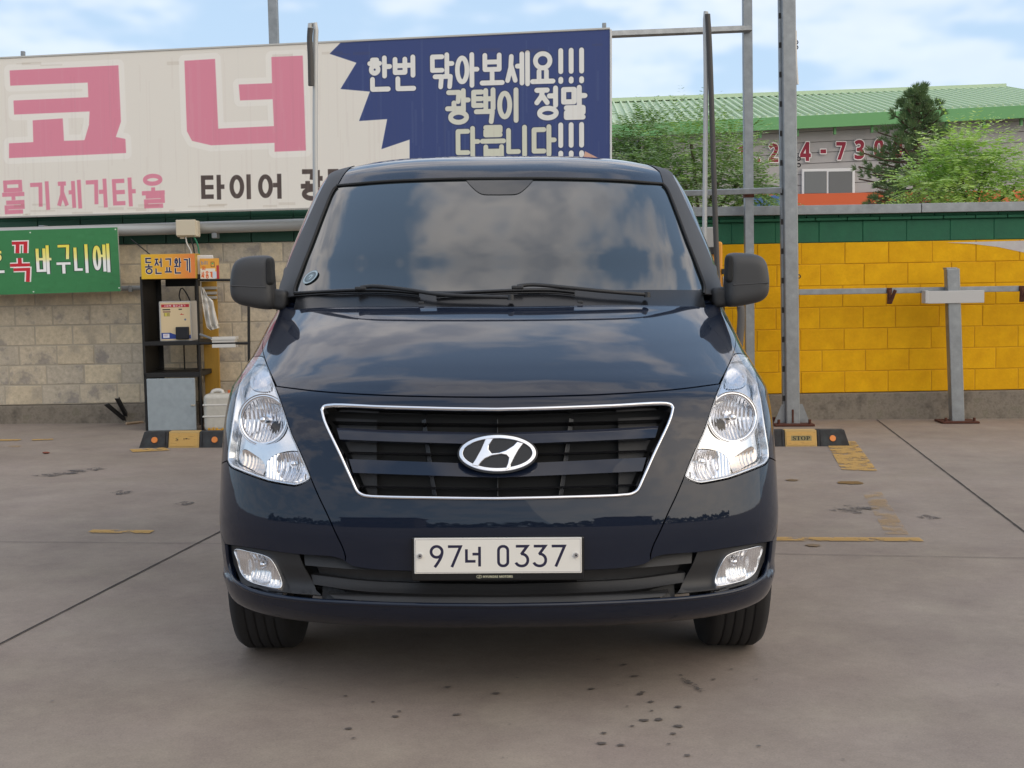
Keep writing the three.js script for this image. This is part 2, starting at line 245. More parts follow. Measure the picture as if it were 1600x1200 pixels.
{
  // beige wall
  const stain = (s, dirty) => noiseTex(512, (u, v) => { const a = torus2(u, v, 1.1, 5, s), b = torus2(u, v, 5, 4, s + 2), d = sstep(0.0, 0.5, a + 0.4 * b) * dirty, k = 0.92 + 0.1 * b + 0.05 * torus2(u, v, 20, 2); return [k * (1 - 0.2 * d), k * (1 - 0.19 * d), k * (1 - 0.15 * d)]; });
  const t1 = stain(1, 0.6), t2 = stain(6, 1.0);
  const beige = [[0.75, 0.63, 0.44, t1], [0.71, 0.595, 0.42, t1], [0.67, 0.57, 0.42, t2], [0.6, 0.52, 0.4, t2]].map(([r, g, b, t]) => std({ color: lin(r, g, b), map: t, roughness: 0.95, bumpMap: grain, bumpScale: 0.004 }));
  const wl = thing('block_wall', 'beige concrete block wall behind the coin kiosk, with smeared mortar', 'wall'); wl.position.copy(WALL); wl.quaternion.copy(ROLLQ);
  const v0 = wallAt(110, 631.5).y, uL = wallAt(-260, 600).x, uM = wallAt(778, 600).x;
  blockWall(wl, { u0: uL, u1: uM, v0, course: 0.187, len: 0.356, rows: 8, jitter: 0.08, seed: 3, footMat, footDrop: 0.25, mats: { depth: 0.004, mortar: std({ color: lin(0.44, 0.385, 0.3), roughness: 1, bumpMap: grain, bumpScale: 0.004 }), joint: 0.012, shift: true, pick: (j, u, r) => beige[Math.floor(r() * 4)] } });
  const top = v0 + 8 * 0.187, green = std({ color: lin(0.008, 0.055, 0.03), roughness: 0.6 });
  for (let i = 0; i < 15; i++) part(wl, 'green_panel', box(0.4 - 0.006, 0.235, 0.16, uL + 0.2 + i * 0.4, top + 0.1195, -0.07, 0.008), green);
  for (let i = 0; i < 15; i++) part(wl, 'ridge_cap', new THREE.CylinderGeometry(0.05, 0.055, 0.4 - 0.004, 10, 1).rotateZ(Math.PI / 2).translate(uL + 0.2 + i * 0.4, top + 0.255, -0.05), std({ color: lin(0.01, 0.085, 0.045), roughness: 0.5 }));
  // yellow wall: one paint layout over all of its blocks
  const wr = thing('block_wall', 'yellow painted concrete block wall with a green top course', 'wall'); wr.position.copy(WALL); wr.quaternion.copy(ROLLQ);
  const y0 = wallAt(1400, 612).y, u1 = wallAt(1900, 500).x, px = wallAt(1480, 378), q = wallAt(1600, 395), hi = y0 + 7 * 0.2025;
  const dirt = noiseTex(512, (u, v) => { const a = torus2(u, v, 1.3, 5, 4), b = torus2(u, v, 8, 3, 2), k = 0.94 + 0.045 * a + 0.03 * b; return [k, k * (0.99 + 0.02 * a), k]; });
  const yellow = [[0.85, 0.45, 0.006], [0.87, 0.462, 0.007], [0.83, 0.435, 0.006]].map(([r, g, b]) => phys({ color: lin(r, g, b), map: dirt, roughness: 0.8, specularIntensity: 0.4, bumpMap: grain, bumpScale: 0.003 }));
  const greenB = std({ color: lin(0.012, 0.13, 0.06), map: dirt, roughness: 0.7, bumpMap: grain, bumpScale: 0.003 });
  const half = canvasTex(512, 256, (c, w, h) => { c.fillStyle = '#cfa413'; c.fillRect(0, 0, w, h); });
  blockWall(wr, { u0: uM + 0.004, u1, v0: y0, course: 0.2025, len: 0.411, rows: 8, jitter: 0.02, seed: 8, footMat, footDrop: 0.3, mats: { depth: 0.005, mortarTop: std({ color: lin(0.008, 0.09, 0.042), roughness: 0.9 }), mortar: std({ color: lin(0.6, 0.31, 0.008), roughness: 0.9 }), joint: 0.006, shift: true, pick: (j, u, r) => j === 7 ? greenB : yellow[Math.floor(r() * 3)] } });
  // white painted swoosh across the upper courses: a thin coat of paint on the wall face
  const sw = new THREE.Shape(), qs = [[1478, 379], [1500, 378.5], [1600, 376], [1800, 372], [1800, 452], [1700, 424], [1640, 405], [1600, 394.5], [1560, 386], [1520, 381]].map(([x, y]) => wallAt(x, y));
  qs.forEach((p, i) => sw[i ? 'lineTo' : 'moveTo'](p.x, Math.min(p.y, hi - 0.006))); sw.closePath();
  part(wr, 'white_paint', new THREE.ShapeGeometry(sw).translate(0, 0, 0.0045), std({ color: lin(0.62, 0.6, 0.55), roughness: 0.8, map: dirt }));
  for (let i = 0; i < 24; i++) { part(wr, 'ridge_cap', box(0.3 - 0.005, 0.03, 0.19, uM + 0.15 + i * 0.3, hi + 0.2025 + 0.016, -0.06, 0.008), greenB); part(wr, 'ridge_cap', box(0.3 - 0.005, 0.03, 0.15, uM + 0.07 + i * 0.3, hi + 0.2025 + 0.047, -0.06, 0.008), greenB); }
}

// ---------------------------------------------------------------- large sign board
{
  const dl = 12.85, dr = 11.95, P = (x, y) => at(x, y, dr + (dl - dr) * (953 - x) / 953);
  const o = P(953, 311), e1 = P(953, 311).sub(P(0, 338.5)).setY(0).normalize(), up = V(0, 1, 0).applyQuaternion(ROLLQ), nrm = e1.clone().cross(V(0, 1, 0)).normalize();
  const hit = (px, py) => { const d = ray(px, py), k = o.clone().sub(CAM).dot(nrm) / d.dot(nrm), p = d.multiplyScalar(k).add(CAM).sub(o); return [p.dot(e1), p.y]; };   // metres on the board
  const c4 = [[-260, 345.5], [953, 311], [953, 46], [-260, 104.5]].map((c) => hit(...c));
  const umin = Math.min(...c4.map((c) => c[0])), vmin = Math.min(...c4.map((c) => c[1])), vmax = Math.max(...c4.map((c) => c[1])), W = -umin, H = vmax - vmin, S = 2048 / W;
  const tex = canvasTex(2048, Math.round(H * S), (c, w, h) => {
    const X = (px, py) => { const [u, v] = hit(px, py); return [(u - umin) * S, (vmax - v) * S]; };
    const poly = (pts, fill, stroke, lw) => { c.beginPath(); pts.forEach((p, i) => c[i ? 'lineTo' : 'moveTo'](...X(...p))); c.closePath(); if (stroke) { c.strokeStyle = stroke; c.lineWidth = lw; c.lineJoin = 'round'; c.stroke(); } if (fill) { c.fillStyle = fill; c.fill(); } };
    c.fillStyle = '#ece5d8'; c.fillRect(0, 0, w, h);
    const pink = '#e38d9f';
    const ko = [[[15, 110], [185, 102], [189, 190], [181, 214], [196, 217], [197, 239], [14, 247], [14, 224], [52, 222], [51, 188], [98, 185], [100, 220], [132, 219], [139, 195], [140, 174], [22, 179], [21, 157], [138, 152], [137, 129], [16, 134]]];
    const neo = [[[288, 95], [336, 92], [341, 201], [428, 197], [426, 155], [375, 157], [373, 132], [425, 130], [424, 89], [473, 87], [478, 235], [429, 237], [429, 223], [330, 227], [300, 220], [292, 205]]];
    for (const g of [...ko, ...neo]) { poly(g, null, '#f3ede2', 30); poly(g, pink); }
    const text = (s, x0, y0, x1, y1, n, o) => { const [a, b] = X(x0, y0), [d, e] = X(x1, y1); hangul(c, s, a, b, (d - a) / n, e - b, o); };
    c.save(); { const [a, b] = X(0, 285), [d, e] = X(260, 273); const ang = Math.atan2(e - b, d - a); c.translate(a, b); c.rotate(ang); c.translate(-a, -b); }
    text('물기제거타올', -2, 283, 262, 331, 6, { fill: pink, weight: 0.125 }); c.restore();
    text('타이어', 311, 270, 446, 314, 3, { fill: '#54463f', weight: 0.15 });
    text('광택', 464, 263, 556, 312, 2, { fill: '#54463f', weight: 0.15 });
    // navy burst
    poly([[532, 67], [953, 40], [970, 330], [640, 330], [640, 218], [596, 233], [605, 186], [561, 189], [578, 143], [532, 139], [557, 98], [515, 84]], '#37467a');
    const wt = { fill: '#ece9e0', weight: 0.172, join: 'round', outline: '#222c52', outlineWidth: 0.05, gap: 0.0 };
    text('한번', 573, 88, 653, 141, 2, wt); text('닦아보세요', 671, 83, 868, 134, 5, wt); text('!!!', 868, 76, 966, 128, 2.52, { ...wt, weight: 0.18 });
    text('광택이', 695, 139, 817, 192, 3, { ...wt, fill: '#dedccb' }); text('정말', 834, 135, 918, 186, 2, wt);
    text('다릅니다', 711, 197, 870, 245, 4, { ...wt, fill: '#d9d8c2' }); text('!!!', 868, 192, 966, 244, 2.52, { ...wt, weight: 0.18 });
    poly([[914, 236], [945, 252], [930, 300], [900, 300]], '#d9ab93');
    // rain streaks and grime in the film
    for (let i = 0; i < 420; i++) { const x = rand() * w, y = rand() * h * 0.8, l = 30 + rand() * 220; c.fillStyle = rand() < 0.5 ? 'rgba(120,105,85,0.035)' : 'rgba(235,230,220,0.05)'; c.fillRect(x, y, 1 + rand() * 5, l); }
    for (let i = 0; i < 60; i++) { c.fillStyle = 'rgba(110,85,55,0.10)'; c.fillRect(rand() * w, rand() < 0.6 ? h - rand() * 26 - 12 : rand() * 14 + 30, 10 + rand() * 60, 2 + rand() * 7); }
  });
  const g = thingAt(o.clone(), 'sign_board', 'long cream shop sign with pink lettering and a navy burst panel', 'sign');
  const quad = (shift, flip) => { const gg = new THREE.BufferGeometry(), pos = [], uv = []; for (const [u, v] of c4) { const p = e1.clone().multiplyScalar(u).add(V(0, v, 0)).add(nrm.clone().multiplyScalar(shift)); pos.push(p.x, p.y, p.z); uv.push((u - umin) / W, (v - vmin) / H); } gg.setAttribute('position', new THREE.Float32BufferAttribute(pos, 3)); gg.setAttribute('uv', new THREE.Float32BufferAttribute(uv, 2)); gg.setIndex(flip ? [0, 2, 1, 0, 3, 2] : [0, 1, 2, 0, 2, 3]); gg.computeVertexNormals(); return gg; };
  if (nrm.z < 0) nrm.negate();
  part(g, 'sign_face', quad(0.0), std({ map: tex, roughness: 0.55 }));
  const k3 = c4.map(([u, v]) => e1.clone().multiplyScalar(u).add(V(0, v, 0)).addScaledVector(nrm, -0.05)), alu = std({ color: lin(0.5, 0.48, 0.43), roughness: 0.5, metalness: 0.2 });
  part(g, 'back_panel', quad(-0.11, true), alu);
  for (let i = 0; i < 4; i++) part(g, 'frame_edge', bar(k3[i], k3[(i + 1) % 4], 0.018, 0.116), i === 1 ? std({ color: lin(0.62, 0.62, 0.6), roughness: 0.5 }) : alu);
  for (const x of [36, 944]) wpart(g, 'frame_stub', barPx(x, x > 500 ? 52 : 96, x, x > 500 ? 36 : 80, x > 500 ? 12.08 : 12.95, 0.035), M.steel);
}

// ---------------------------------------------------------------- steel posts, rails and pipes
{
  const rustTip = M.rust;
  const sp = thingAt(onGround(440, 664).setZ(CAM.z - 12.98 + 0.2), 'steel_post', 'galvanised steel post standing behind the cream sign board, rusty at its tip', 'post');
  wpart(sp, 'shaft', bar(at(425, -40, 13.02), at(447, 640, 13.02), 0.085), M.steel);
  wpart(sp, 'rusty_tip', bar(at(424.4, -60, 13.02), at(425, -2, 13.02), 0.092), rustTip);
  // wall-top rails
  const pipeL = thingAt(at(220, 362, 12.66), 'wall_pipe', 'pale grey pipe along the green top of the beige wall', 'pipe');
  wpart(pipeL, 'tube', rod(at(-200, 371, 12.7), at(640, 346, 12.7), 0.055, 16), std({ color: lin(0.42, 0.42, 0.4), roughness: 0.5, metalness: 0.3 }));
  for (const x of [60, 330, 560]) wpart(pipeL, 'bracket', boxB(x, 352, x + 9, 372, 12.68, 0.12), M.steel);
  const pipeLow = thingAt(at(220, 452, 12.8), 'wall_pipe', 'thin grey pipe on the beige wall behind the green banner', 'pipe');
  wpart(pipeLow, 'tube', rod(at(-200, 460, 12.85), at(228, 449.5, 12.85), 0.024), M.steel);
  wpart(pipeLow, 'bracket', boxB(200, 446, 206, 456, 12.82, 0.06), M.steel);
  const coping = thingAt(at(1400, 323, 12.9), 'top_rail', 'grey steel channel running along the top of the yellow wall', 'rail');
  wpart(coping, 'channel', bar(at(1040, 332, 12.86), at(1437, 325.5, 12.86), 0.085, 0.1), M.steel);
  wpart(coping, 'channel', bar(at(1438, 325.2, 12.86), at(1900, 317, 12.86), 0.085, 0.1), M.steel);
  // big column with slotted channel
  const base = onGround(1237, 664), dcol = CAM.z - base.z, col = thingAt(base, 'steel_column', 'tall grey steel column with slotted side channel and rusty base plate', 'column');
  wpart(col, 'shaft', bar(at(1229.5, -90, dcol), at(1237.5, 663, dcol), 0.125, 0.125, 0.012), M.steel);
  wpart(col, 'slotted_channel', bar(at(1218, -90, dcol + 0.02), at(1225.5, 640, dcol + 0.02), 0.035, 0.06), M.steel);
  const dark = std({ color: lin(0.05, 0.045, 0.04), roughness: 1 });
  for (let i = 0; i < 14; i++) { const y = 20 + i * 46; wpart(col, 'slot', boxB(1216.5 + y * 0.0103, y, 1220.5 + y * 0.0103, y + 9, dcol - 0.012, 0.01), dark); }
  wpart(col, 'base_plate', new RoundedBoxGeometry(0.36, 0.02, 0.3, 1, 0.004).translate(base.x, 0.012, base.z), rustTip);
  for (const s of [-1, 1]) { const sh = new THREE.Shape([[0, 0], [0.1, 0], [0.03, 0.17], [0, 0.17]].map((p) => new THREE.Vector2(...p))); const g = new THREE.ExtrudeGeometry(sh, { depth: 0.012, bevelEnabled: false }); if (s < 0) g.rotateY(Math.PI); wpart(col, 'gusset', g.translate(base.x + s * 0.064, 0.022, base.z + (s < 0 ? 0.012 : 0)), M.steel); }
  wpart(col, 'gusset', boxB(1237.5, 640, 1240.5, 661, dcol - 0.07, 0.06), rustTip);
  for (const [x, y] of [[-0.14, 0.11], [0.14, 0.11], [-0.14, -0.11], [0.14, -0.11]]) wpart(col, 'bolt', new THREE.CylinderGeometry(0.014, 0.014, 0.05, 6).translate(base.x + x, 0.036, base.z + y), rustTip);
  wpart(col, 'antenna_arm', tube([at(1243, 48, dcol - 0.05), at(1243.5, 90, dcol - 0.05), at(1246, 132, dcol - 0.05)], 0.012, 8, 8), M.whitePlastic);
  for (const y of [66, 74, 248, 258, 432]) wpart(col, 'bracket_ring', new THREE.TorusGeometry(0.016, 0.005, 6, 12).translate(...at(1246 + (y > 200 ? 2 : -2), y, dcol - 0.04).toArray()), M.rubber);
  const d2 = 12.62, p2 = thingAt(onGround(1180, 664).setZ(CAM.z - d2), 'steel_post', 'slimmer galvanised post beside the slotted steel column, rust at its coupling', 'post');
  wpart(p2, 'shaft', bar(at(1166.5, -90, d2), at(1169.5, 298, d2), 0.082), M.steel);
  wpart(p2, 'shaft', bar(at(1169.7, 306, d2), at(1172, 664, d2), 0.08), M.steel);
  wpart(p2, 'coupling', bar(at(1169.4, 297, d2), at(1169.6, 309, d2), 0.087), rustTip);
  const r1 = thingAt(at(1060, 50, 12.3), 'cross_rail', 'thin steel rail joining the navy end of the sign to the post', 'rail');
  wpart(r1, 'channel', bar(at(952, 54, 12.1), at(1173, 45, d2 - 0.07), 0.05), M.steel);
  const r2 = thingAt(at(1140, 300, 12.55), 'cross_rail', 'thin steel rail crossing the post at the height of the treetops', 'rail');
  wpart(r2, 'channel', bar(at(1040, 303, d2 - 0.07), at(1222, 297, dcol), 0.05), M.steel);
  const rr = thingAt(at(1420, 455, 12.6), 'hanger_rail', 'low steel rail along the yellow wall with rusty hanging clamps', 'rail');
  wpart(rr, 'channel', bar(at(1246, 456.5, 12.62), at(1900, 446, 12.62), 0.052), M.steel);
  for (const x of [1390, 1597]) { const y = 453 - (x - 1390) * 0.016; const c = wpart(rr, 'clamp', merge([boxB(x - 4, y - 3, x + 4, y + 5, 12.58, 0.04), bar(at(x, y, 12.57), at(x - 1, y + 22, 12.56), 0.03), bar(at(x + 9, y, 12.52), at(x + 1, y + 21, 12.54), 0.035, 0.012)]), rustTip); }
  const b3 = onGround(1495, 660), d3 = CAM.z - b3.z, st = thingAt(b3, 'mat_stand', 'short grey steel post with a metal crosspiece and rusty base plate', 'post');
  wpart(st, 'shaft', bar(at(1487, 420, d3), at(1495, 659, d3), 0.118, 0.1, 0.008), M.steel);
  wpart(st, 'crosspiece', merge([boxB(1449, 455, 1538, 473, d3 - 0.07, 0.1), boxB(1446, 454, 1451, 474, d3 - 0.08, 0.12)]), std({ color: lin(0.5, 0.49, 0.47), roughness: 0.6 }));
  wpart(st, 'cap', boxB(1478.5, 418, 1496, 421, d3 + 0.0, 0.1), M.steel);
  wpart(st, 'base_plate', new RoundedBoxGeometry(0.34, 0.018, 0.26, 1, 0.004).translate(b3.x, 0.011, b3.z), rustTip);
  for (const [x, y] of [[-0.13, 0.09], [0.13, 0.09]]) wpart(st, 'bolt', new THREE.CylinderGeometry(0.013, 0.013, 0.04, 6).translate(b3.x + x, 0.033, b3.z + y), rustTip);
  // washing booms with hoses
  const boom = (label, dpt, pole, hose, ends) => {
    const g = thingAt(at(...pole[pole.length - 1], dpt).setY(0), 'wash_boom', label, 'hose boom', 'hose booms over the wash bays');
    wpart(g, 'pipe', tube(pole.map((p) => at(...p, dpt)), 0.018, 60, 10), std({ color: lin(0.5, 0.5, 0.48), roughness: 0.45, metalness: 0.2 }));
    wpart(g, 'hose', tube(hose.map((p) => at(p[0], p[1], dpt - 0.03)), ends, 60, 10), std({ color: lin(0.06, 0.055, 0.05), roughness: 0.6 }));
    return g;
  };
  boom('white boom pipe with a black hose segment in front of the cream sign', 9.6, [[484, 60], [485, 38], [489, 33], [493, 40], [493, 70], [492.5, 250], [495, 430], [497, 660]], [[485, 44], [484, 60], [485, 90], [486, 134]], 0.02);
  boom('white boom pipe with a long dark hose beside the orange unit', 10.2, [[1106.5, 24], [1104, 16], [1102.5, 24], [1103, 120], [1101, 360], [1100, 640]], [[1105.5, 22], [1108, 60], [1113, 200], [1119, 380], [1123, 470], [1128, 560]], 0.02);
}

// ---------------------------------------------------------------- orange unit half hidden behind the van, green banner, junction box
{
  const dO = 11.4, u = thingAt(onGround(1122, 700).setZ(CAM.z - dO - 0.2), 'wash_unit', 'orange wash control unit behind the van beside the hose boom', 'machine');
  wpart(u, 'cabinet', boxB(1092, 378, 1131, 690, dO, 0.3, 0.02), std({ color: lin(0.66, 0.27, 0.02), roughness: 0.5 }));
  wpart(u, 'coin_box', boxB(1094, 355, 1121, 388, dO - 0.04, 0.16, 0.01), std({ color: lin(0.32, 0.31, 0.29), roughness: 0.5 }));
  wpart(u, 'coin_slot', boxB(1106, 386, 1122, 397, dO - 0.05, 0.08), M.blackMetal);
  wpart(u, 'arm', boxB(1128, 420, 1150, 428, dO - 0.02, 0.05), M.blackMetal);
  wpart(u, 'price_plate', boxB(1130, 432, 1147, 446, dO - 0.01, 0.03), std({ color: lin(0.6, 0.57, 0.55), roughness: 0.5 }));
  wpart(u, 'nozzle_holder', tube([at(1152, 480, dO - 0.1), at(1156, 478, dO - 0.1), at(1158, 486, dO - 0.1), at(1156, 530, dO - 0.1), at(1150, 600, dO - 0.1)], 0.032, 20, 10), std({ color: lin(0.1, 0.095, 0.09), roughness: 0.7 }));

  const dB = 12.45, b = thingAt(at(90, 410, dB), 'banner_sign', 'green banner panel with yellow and red lettering on the beige wall', 'sign');
  const tilt = Math.atan2(5.5, 188) - 0.0178;
  const bt = canvasTex(1024, 384, (c, w, h) => {
    c.fillStyle = '#357d47'; c.fillRect(0, 0, w, h);
    for (let i = 0; i < 500; i++) { c.fillStyle = rand() < 0.5 ? 'rgba(255,255,255,0.015)' : 'rgba(0,0,0,0.025)'; c.fillRect(rand() * w, rand() * h, 40 * rand(), 30 * rand()); }
    const X = (x) => (x + 150) / 338 * w, Y = (y) => (y - 363) / 94 * h, gr = c.createLinearGradient(0, Y(388), 0, Y(428)); gr.addColorStop(0, '#f0e050'); gr.addColorStop(0.45, '#f1ea9a'); gr.addColorStop(0.6, '#efefea'); gr.addColorStop(1, '#f4f4f2');
    hangul(c, '호', X(-22), Y(386), X(10) - X(-22), Y(428) - Y(386), { fill: gr, weight: 0.15, outline: '#15301f', outlineWidth: 0.07 });
    hangul(c, '꼭', X(11), Y(380), X(51) - X(11), Y(441) - Y(380), { fill: '#c51f2c', weight: 0.135, outline: '#f1e7e4', outlineWidth: 0.1 });
    hangul(c, '바구니에', X(55), Y(384), (X(175) - X(55)) / 4, Y(431) - Y(384), { fill: gr, weight: 0.15, outline: '#15301f', outlineWidth: 0.07 });
    c.fillStyle = '#d8dccf'; for (const [x, y] of [[185, 366], [50, 367], [50, 454], [186, 452]]) { c.beginPath(); c.arc(X(x), Y(y), 4, 0, 7); c.fill(); }
  });
  const bg = boxB(-150, 363, 188, 457, dB, 0.03), bf = faceB(-150, 363, 188, 457, dB), cB = at(19, 410, dB);
  for (const g of [bg, bf]) g.translate(-cB.x, -cB.y, -cB.z).rotateZ(tilt).translate(cB.x, cB.y, cB.z);
  wpart(b, 'panel', bg, std({ color: lin(0.4, 0.4, 0.36), roughness: 0.6 })); wpart(b, 'printed_face', bf, std({ map: bt, roughness: 0.5 }));

  const j = thingAt(at(291, 357, 12.5), 'junction_box', 'cream plastic junction box on the grey pipe with dangling wires', 'box');
  wpart(j, 'housing', boxB(275, 345, 309, 370, 12.48, 0.12, 0.012), M.cream); wpart(j, 'lid', boxB(274, 343.5, 306, 368, 12.46, 0.03, 0.008), M.cream); wpart(j, 'gland', boxB(281, 369, 288, 373, 12.5, 0.04), M.cream);
  const wires = [[[290, 368], [292, 380], [298, 392], [300, 402]], [[297, 368], [300, 378], [303, 390], [304, 402]], [[303, 370], [308, 380], [311, 395], [310, 405]]], wc = [M.whitePlastic, M.rubber, std({ color: lin(0.02, 0.2, 0.1), roughness: 0.6 })];
  wires.forEach((w, i) => wpart(j, 'wire', tube(w.map((p) => at(...p, 12.5)), 0.007, 16, 6), wc[i]));
  wpart(j, 'wire', tube([at(205, 374, 12.6), at(215, 382, 12.55), at(234, 397, 12.5)], 0.006, 12, 6), M.rubber);
}

// ---------------------------------------------------------------- coin kiosk and the things on and round it
{
  const base = onGround(268, 673), dk = CAM.z - base.z, TH = 0.5;
  const k = thingAt(base, 'coin_kiosk', 'black metal kiosk cabinet with shelves, open back and a grey door', 'kiosk');
  wpart(k, 'side_panel', boxB(222, 432, 227.5, 673, dk, TH), M.blackMetal);
  for (const [x0, x1] of [[308, 314.5]]) { wpart(k, 'post', boxB(x0, 430, x1, 673, dk, 0.05), M.blackMetal); wpart(k, 'post', boxB(x0 - 3, 430, x1 - 3, 668, dk + TH - 0.05, 0.05), M.blackMetal); }
  wpart(k, 'back_strip', boxB(229, 436, 257, 592, dk + TH - 0.02, 0.015), M.blackMetal);
  wpart(k, 'back_frame', boxB(258, 436, 312, 447, dk + TH - 0.02, 0.02), M.blackMetal);
  wpart(k, 'top', boxB(222, 430, 314, 436, dk, TH), M.blackMetal);
  wpart(k, 'shelf', boxB(225, 534, 312, 539, dk, TH), M.blackMetal); wpart(k, 'shelf', boxB(225, 583, 312, 589, dk, TH), M.blackMetal);
  wpart(k, 'mullion', boxB(286, 539, 289, 584, dk + TH - 0.04, 0.03), M.blackMetal);
  for (const y of [575, 580]) wpart(k, 'wire_rail', rod(at(229, y, dk + 0.35), at(309, y + 0.5, dk + 0.35), 0.004, 6), M.blackMetal);
  const doorMap = noiseTex(256, (u, v) => { const a = torus2(u, v, 1.5, 4), k = 0.94 + 0.05 * a; return [k, k, k]; });
  const door = wpart(k, 'door', boxB(228.5, 592, 307, 672, dk - 0.012, 0.03, 0.006), std({ color: lin(0.36, 0.41, 0.43), roughness: 0.45, map: doorMap }));
  wpart(door, 'latch', boxB(298, 632, 305, 634.5, dk - 0.02, 0.02), std({ color: lin(0.4, 0.36, 0.28), roughness: 0.5 }));
  const sgn = wpart(k, 'sign_box', boxB(219.5, 397.5, 306, 435, dk - 0.06, 0.2, 0.004), std({ color: lin(0.5, 0.3, 0.03), roughness: 0.5 }));
  wpart(sgn, 'printed_face', faceB(220, 398, 305.5, 434.5, dk - 0.06), std({ roughness: 0.45, map: canvasTex(512, 224, (c, w, h) => {
    const g = c.createLinearGradient(0, 0, w, 0); g.addColorStop(0, '#d8b220'); g.addColorStop(0.5, '#e2a02e'); g.addColorStop(1, '#dd7c3c'); c.fillStyle = g; c.fillRect(0, 0, w, h);
    hangul(c, '동전교환기', 26, 30, 92, 150, { fill: '#24284f', weight: 0.14, outline: '#efe3c4', outlineWidth: 0.07, gap: 0.05 });
  }) }));

  const dm = dk + 0.06, m = thingAt(at(274, 534, dm), 'coin_changer', 'cream coin changing machine with red title strip on the kiosk shelf', 'machine');
  wpart(m, 'housing', boxB(247.5, 471, 300, 533.5, dm, 0.25, 0.012), std({ color: lin(0.5, 0.48, 0.45), roughness: 0.5 }));
  wpart(m, 'front_panel', faceB(250.5, 473, 298.5, 531, dm), std({ roughness: 0.5, map: canvasTex(384, 464, (c, w, h) => {
    c.fillStyle = '#d9c39a'; c.fillRect(0, 0, w, h); c.fillStyle = '#b5262f'; c.fillRect(10, 22, w - 20, 38); hangul(c, '스마트 동전교환기', 44, 28, 34, 26, { fill: '#eee', weight: 0.12 });
    c.fillStyle = '#181818'; c.fillRect(26, 80, 100, 14); c.fillRect(236, 78, 44, 14); c.fillStyle = '#6b2b30'; c.fillRect(30, 108, 100, 12); c.fillStyle = '#a89a55'; c.fillRect(40, 124, 80, 46); c.fillStyle = '#e0d050'; c.fillRect(62, 128, 14, 38);
    c.fillStyle = '#c0392b'; c.beginPath(); c.moveTo(250, 152); c.lineTo(274, 134); c.lineTo(282, 146); c.lineTo(306, 150); c.lineTo(304, 156); c.closePath(); c.fill(); c.fillStyle = '#667088'; c.beginPath(); c.arc(318, 212, 13, 0, 7); c.fill();
    c.fillStyle = '#27408a'; c.fillRect(0, 372, w, 76); c.fillStyle = '#d9c39a'; c.beginPath(); c.moveTo(120, 372); c.quadraticCurveTo(220, 420, w, 400); c.lineTo(w, 372); c.fill(); c.fillStyle = '#dfe2ea'; c.fillRect(22, 384, 82, 50); c.fillStyle = '#a33'; c.fillRect(30, 396, 60, 5); c.fillRect(30, 410, 50, 4);
  }) }));
  wpart(m, 'payout_tray', boxB(274, 511, 295, 530, dm - 0.03, 0.05, 0.006), std({ color: lin(0.008, 0.008, 0.01), roughness: 0.4 }));
  wpart(m, 'cable', tube([at(283, 472, dm + 0.1), at(280, 462, dm + 0.1), at(284, 450, dm + 0.15), at(291, 458, dm + 0.15), at(297, 470, dm + 0.1)], 0.006, 24, 6), M.rubber);

  const rk = thingAt(onGround(350, 672).setZ(CAM.z - dk), 'rod_rack', 'thin black rod rack attached beside the kiosk', 'rack');
  wpart(rk, 'rod', rod(at(312, 437.5, dk), at(389, 437.5, dk), 0.012, 8), M.blackMetal); wpart(rk, 'rod', rod(at(312, 536.5, dk), at(390, 536.5, dk), 0.012, 8), M.blackMetal);
  wpart(rk, 'upright', rod(at(388.5, 436, dk), at(389.5, 672, dk), 0.013, 8), M.blackMetal);
  const yb = thingAt(onGround(330, 668).setZ(CAM.z - 12.75), 'yellow_board', 'tall mustard yellow board standing between the kiosk and the wall', 'board');
  wpart(yb, 'board', boxB(314.5, 440, 346, 668, 12.72, 0.03), std({ color: lin(0.47, 0.26, 0.03), roughness: 0.6, map: doorMap }));
  for (const y of [448, 456, 463]) wpart(yb, 'grey_strip', boxB(318, y, 339, y + 4, 12.7, 0.01), std({ color: lin(0.4, 0.38, 0.34), roughness: 0.6 }));
  const pw = thingAt(at(321, 436, dk), 'price_poster', 'small orange bill changer poster on a white card beside the kiosk sign', 'poster');
  wpart(pw, 'white_card', boxB(306, 399, 334, 437, dk + 0.03, 0.02, 0.01), std({ color: lin(0.66, 0.63, 0.58), roughness: 0.6 }));
  wpart(pw, 'printed_sheet', boxB(312, 404, 343, 436.5, dk, 0.012, 0.003), std({ color: lin(0.6, 0.3, 0.06), roughness: 0.6 }));
  wpart(pw, 'printed_face', faceB(312.3, 404.3, 342.7, 436.2, dk), std({ roughness: 0.6, map: canvasTex(256, 272, (c, w, h) => {
    c.fillStyle = '#dfa03c'; c.fillRect(0, 0, w, h); c.fillStyle = '#7a8796'; c.font = 'bold 62px sans-serif'; c.fillText('bill', 12, 78); c.fillStyle = '#e6dcc8'; c.fillRect(0, 130, w * 0.8, 142); c.fillStyle = '#c8d0d8'; c.fillRect(w * 0.66, 170, w * 0.2, 90); c.fillStyle = '#b43037'; c.fillRect(w * 0.87, 90, w * 0.13, 182);
    hangul(c, '지폐', 20, 96, 62, 62, { fill: '#cf5a24', weight: 0.18 }); hangul(c, '사용기', 8, 164, 56, 96, { fill: '#d9642a', weight: 0.2 }); c.strokeStyle = '#333'; c.lineWidth = 7; c.strokeRect(150, 46, 44, 62); c.fillStyle = '#4a6'; c.fillRect(160, 56, 24, 20);
  }) }));
  // white cloth hanging from the rod
  const cl = thingAt(at(326, 515, dk - 0.03), 'hanging_cloth', 'crumpled white cloth hanging beside the kiosk', 'cloth');
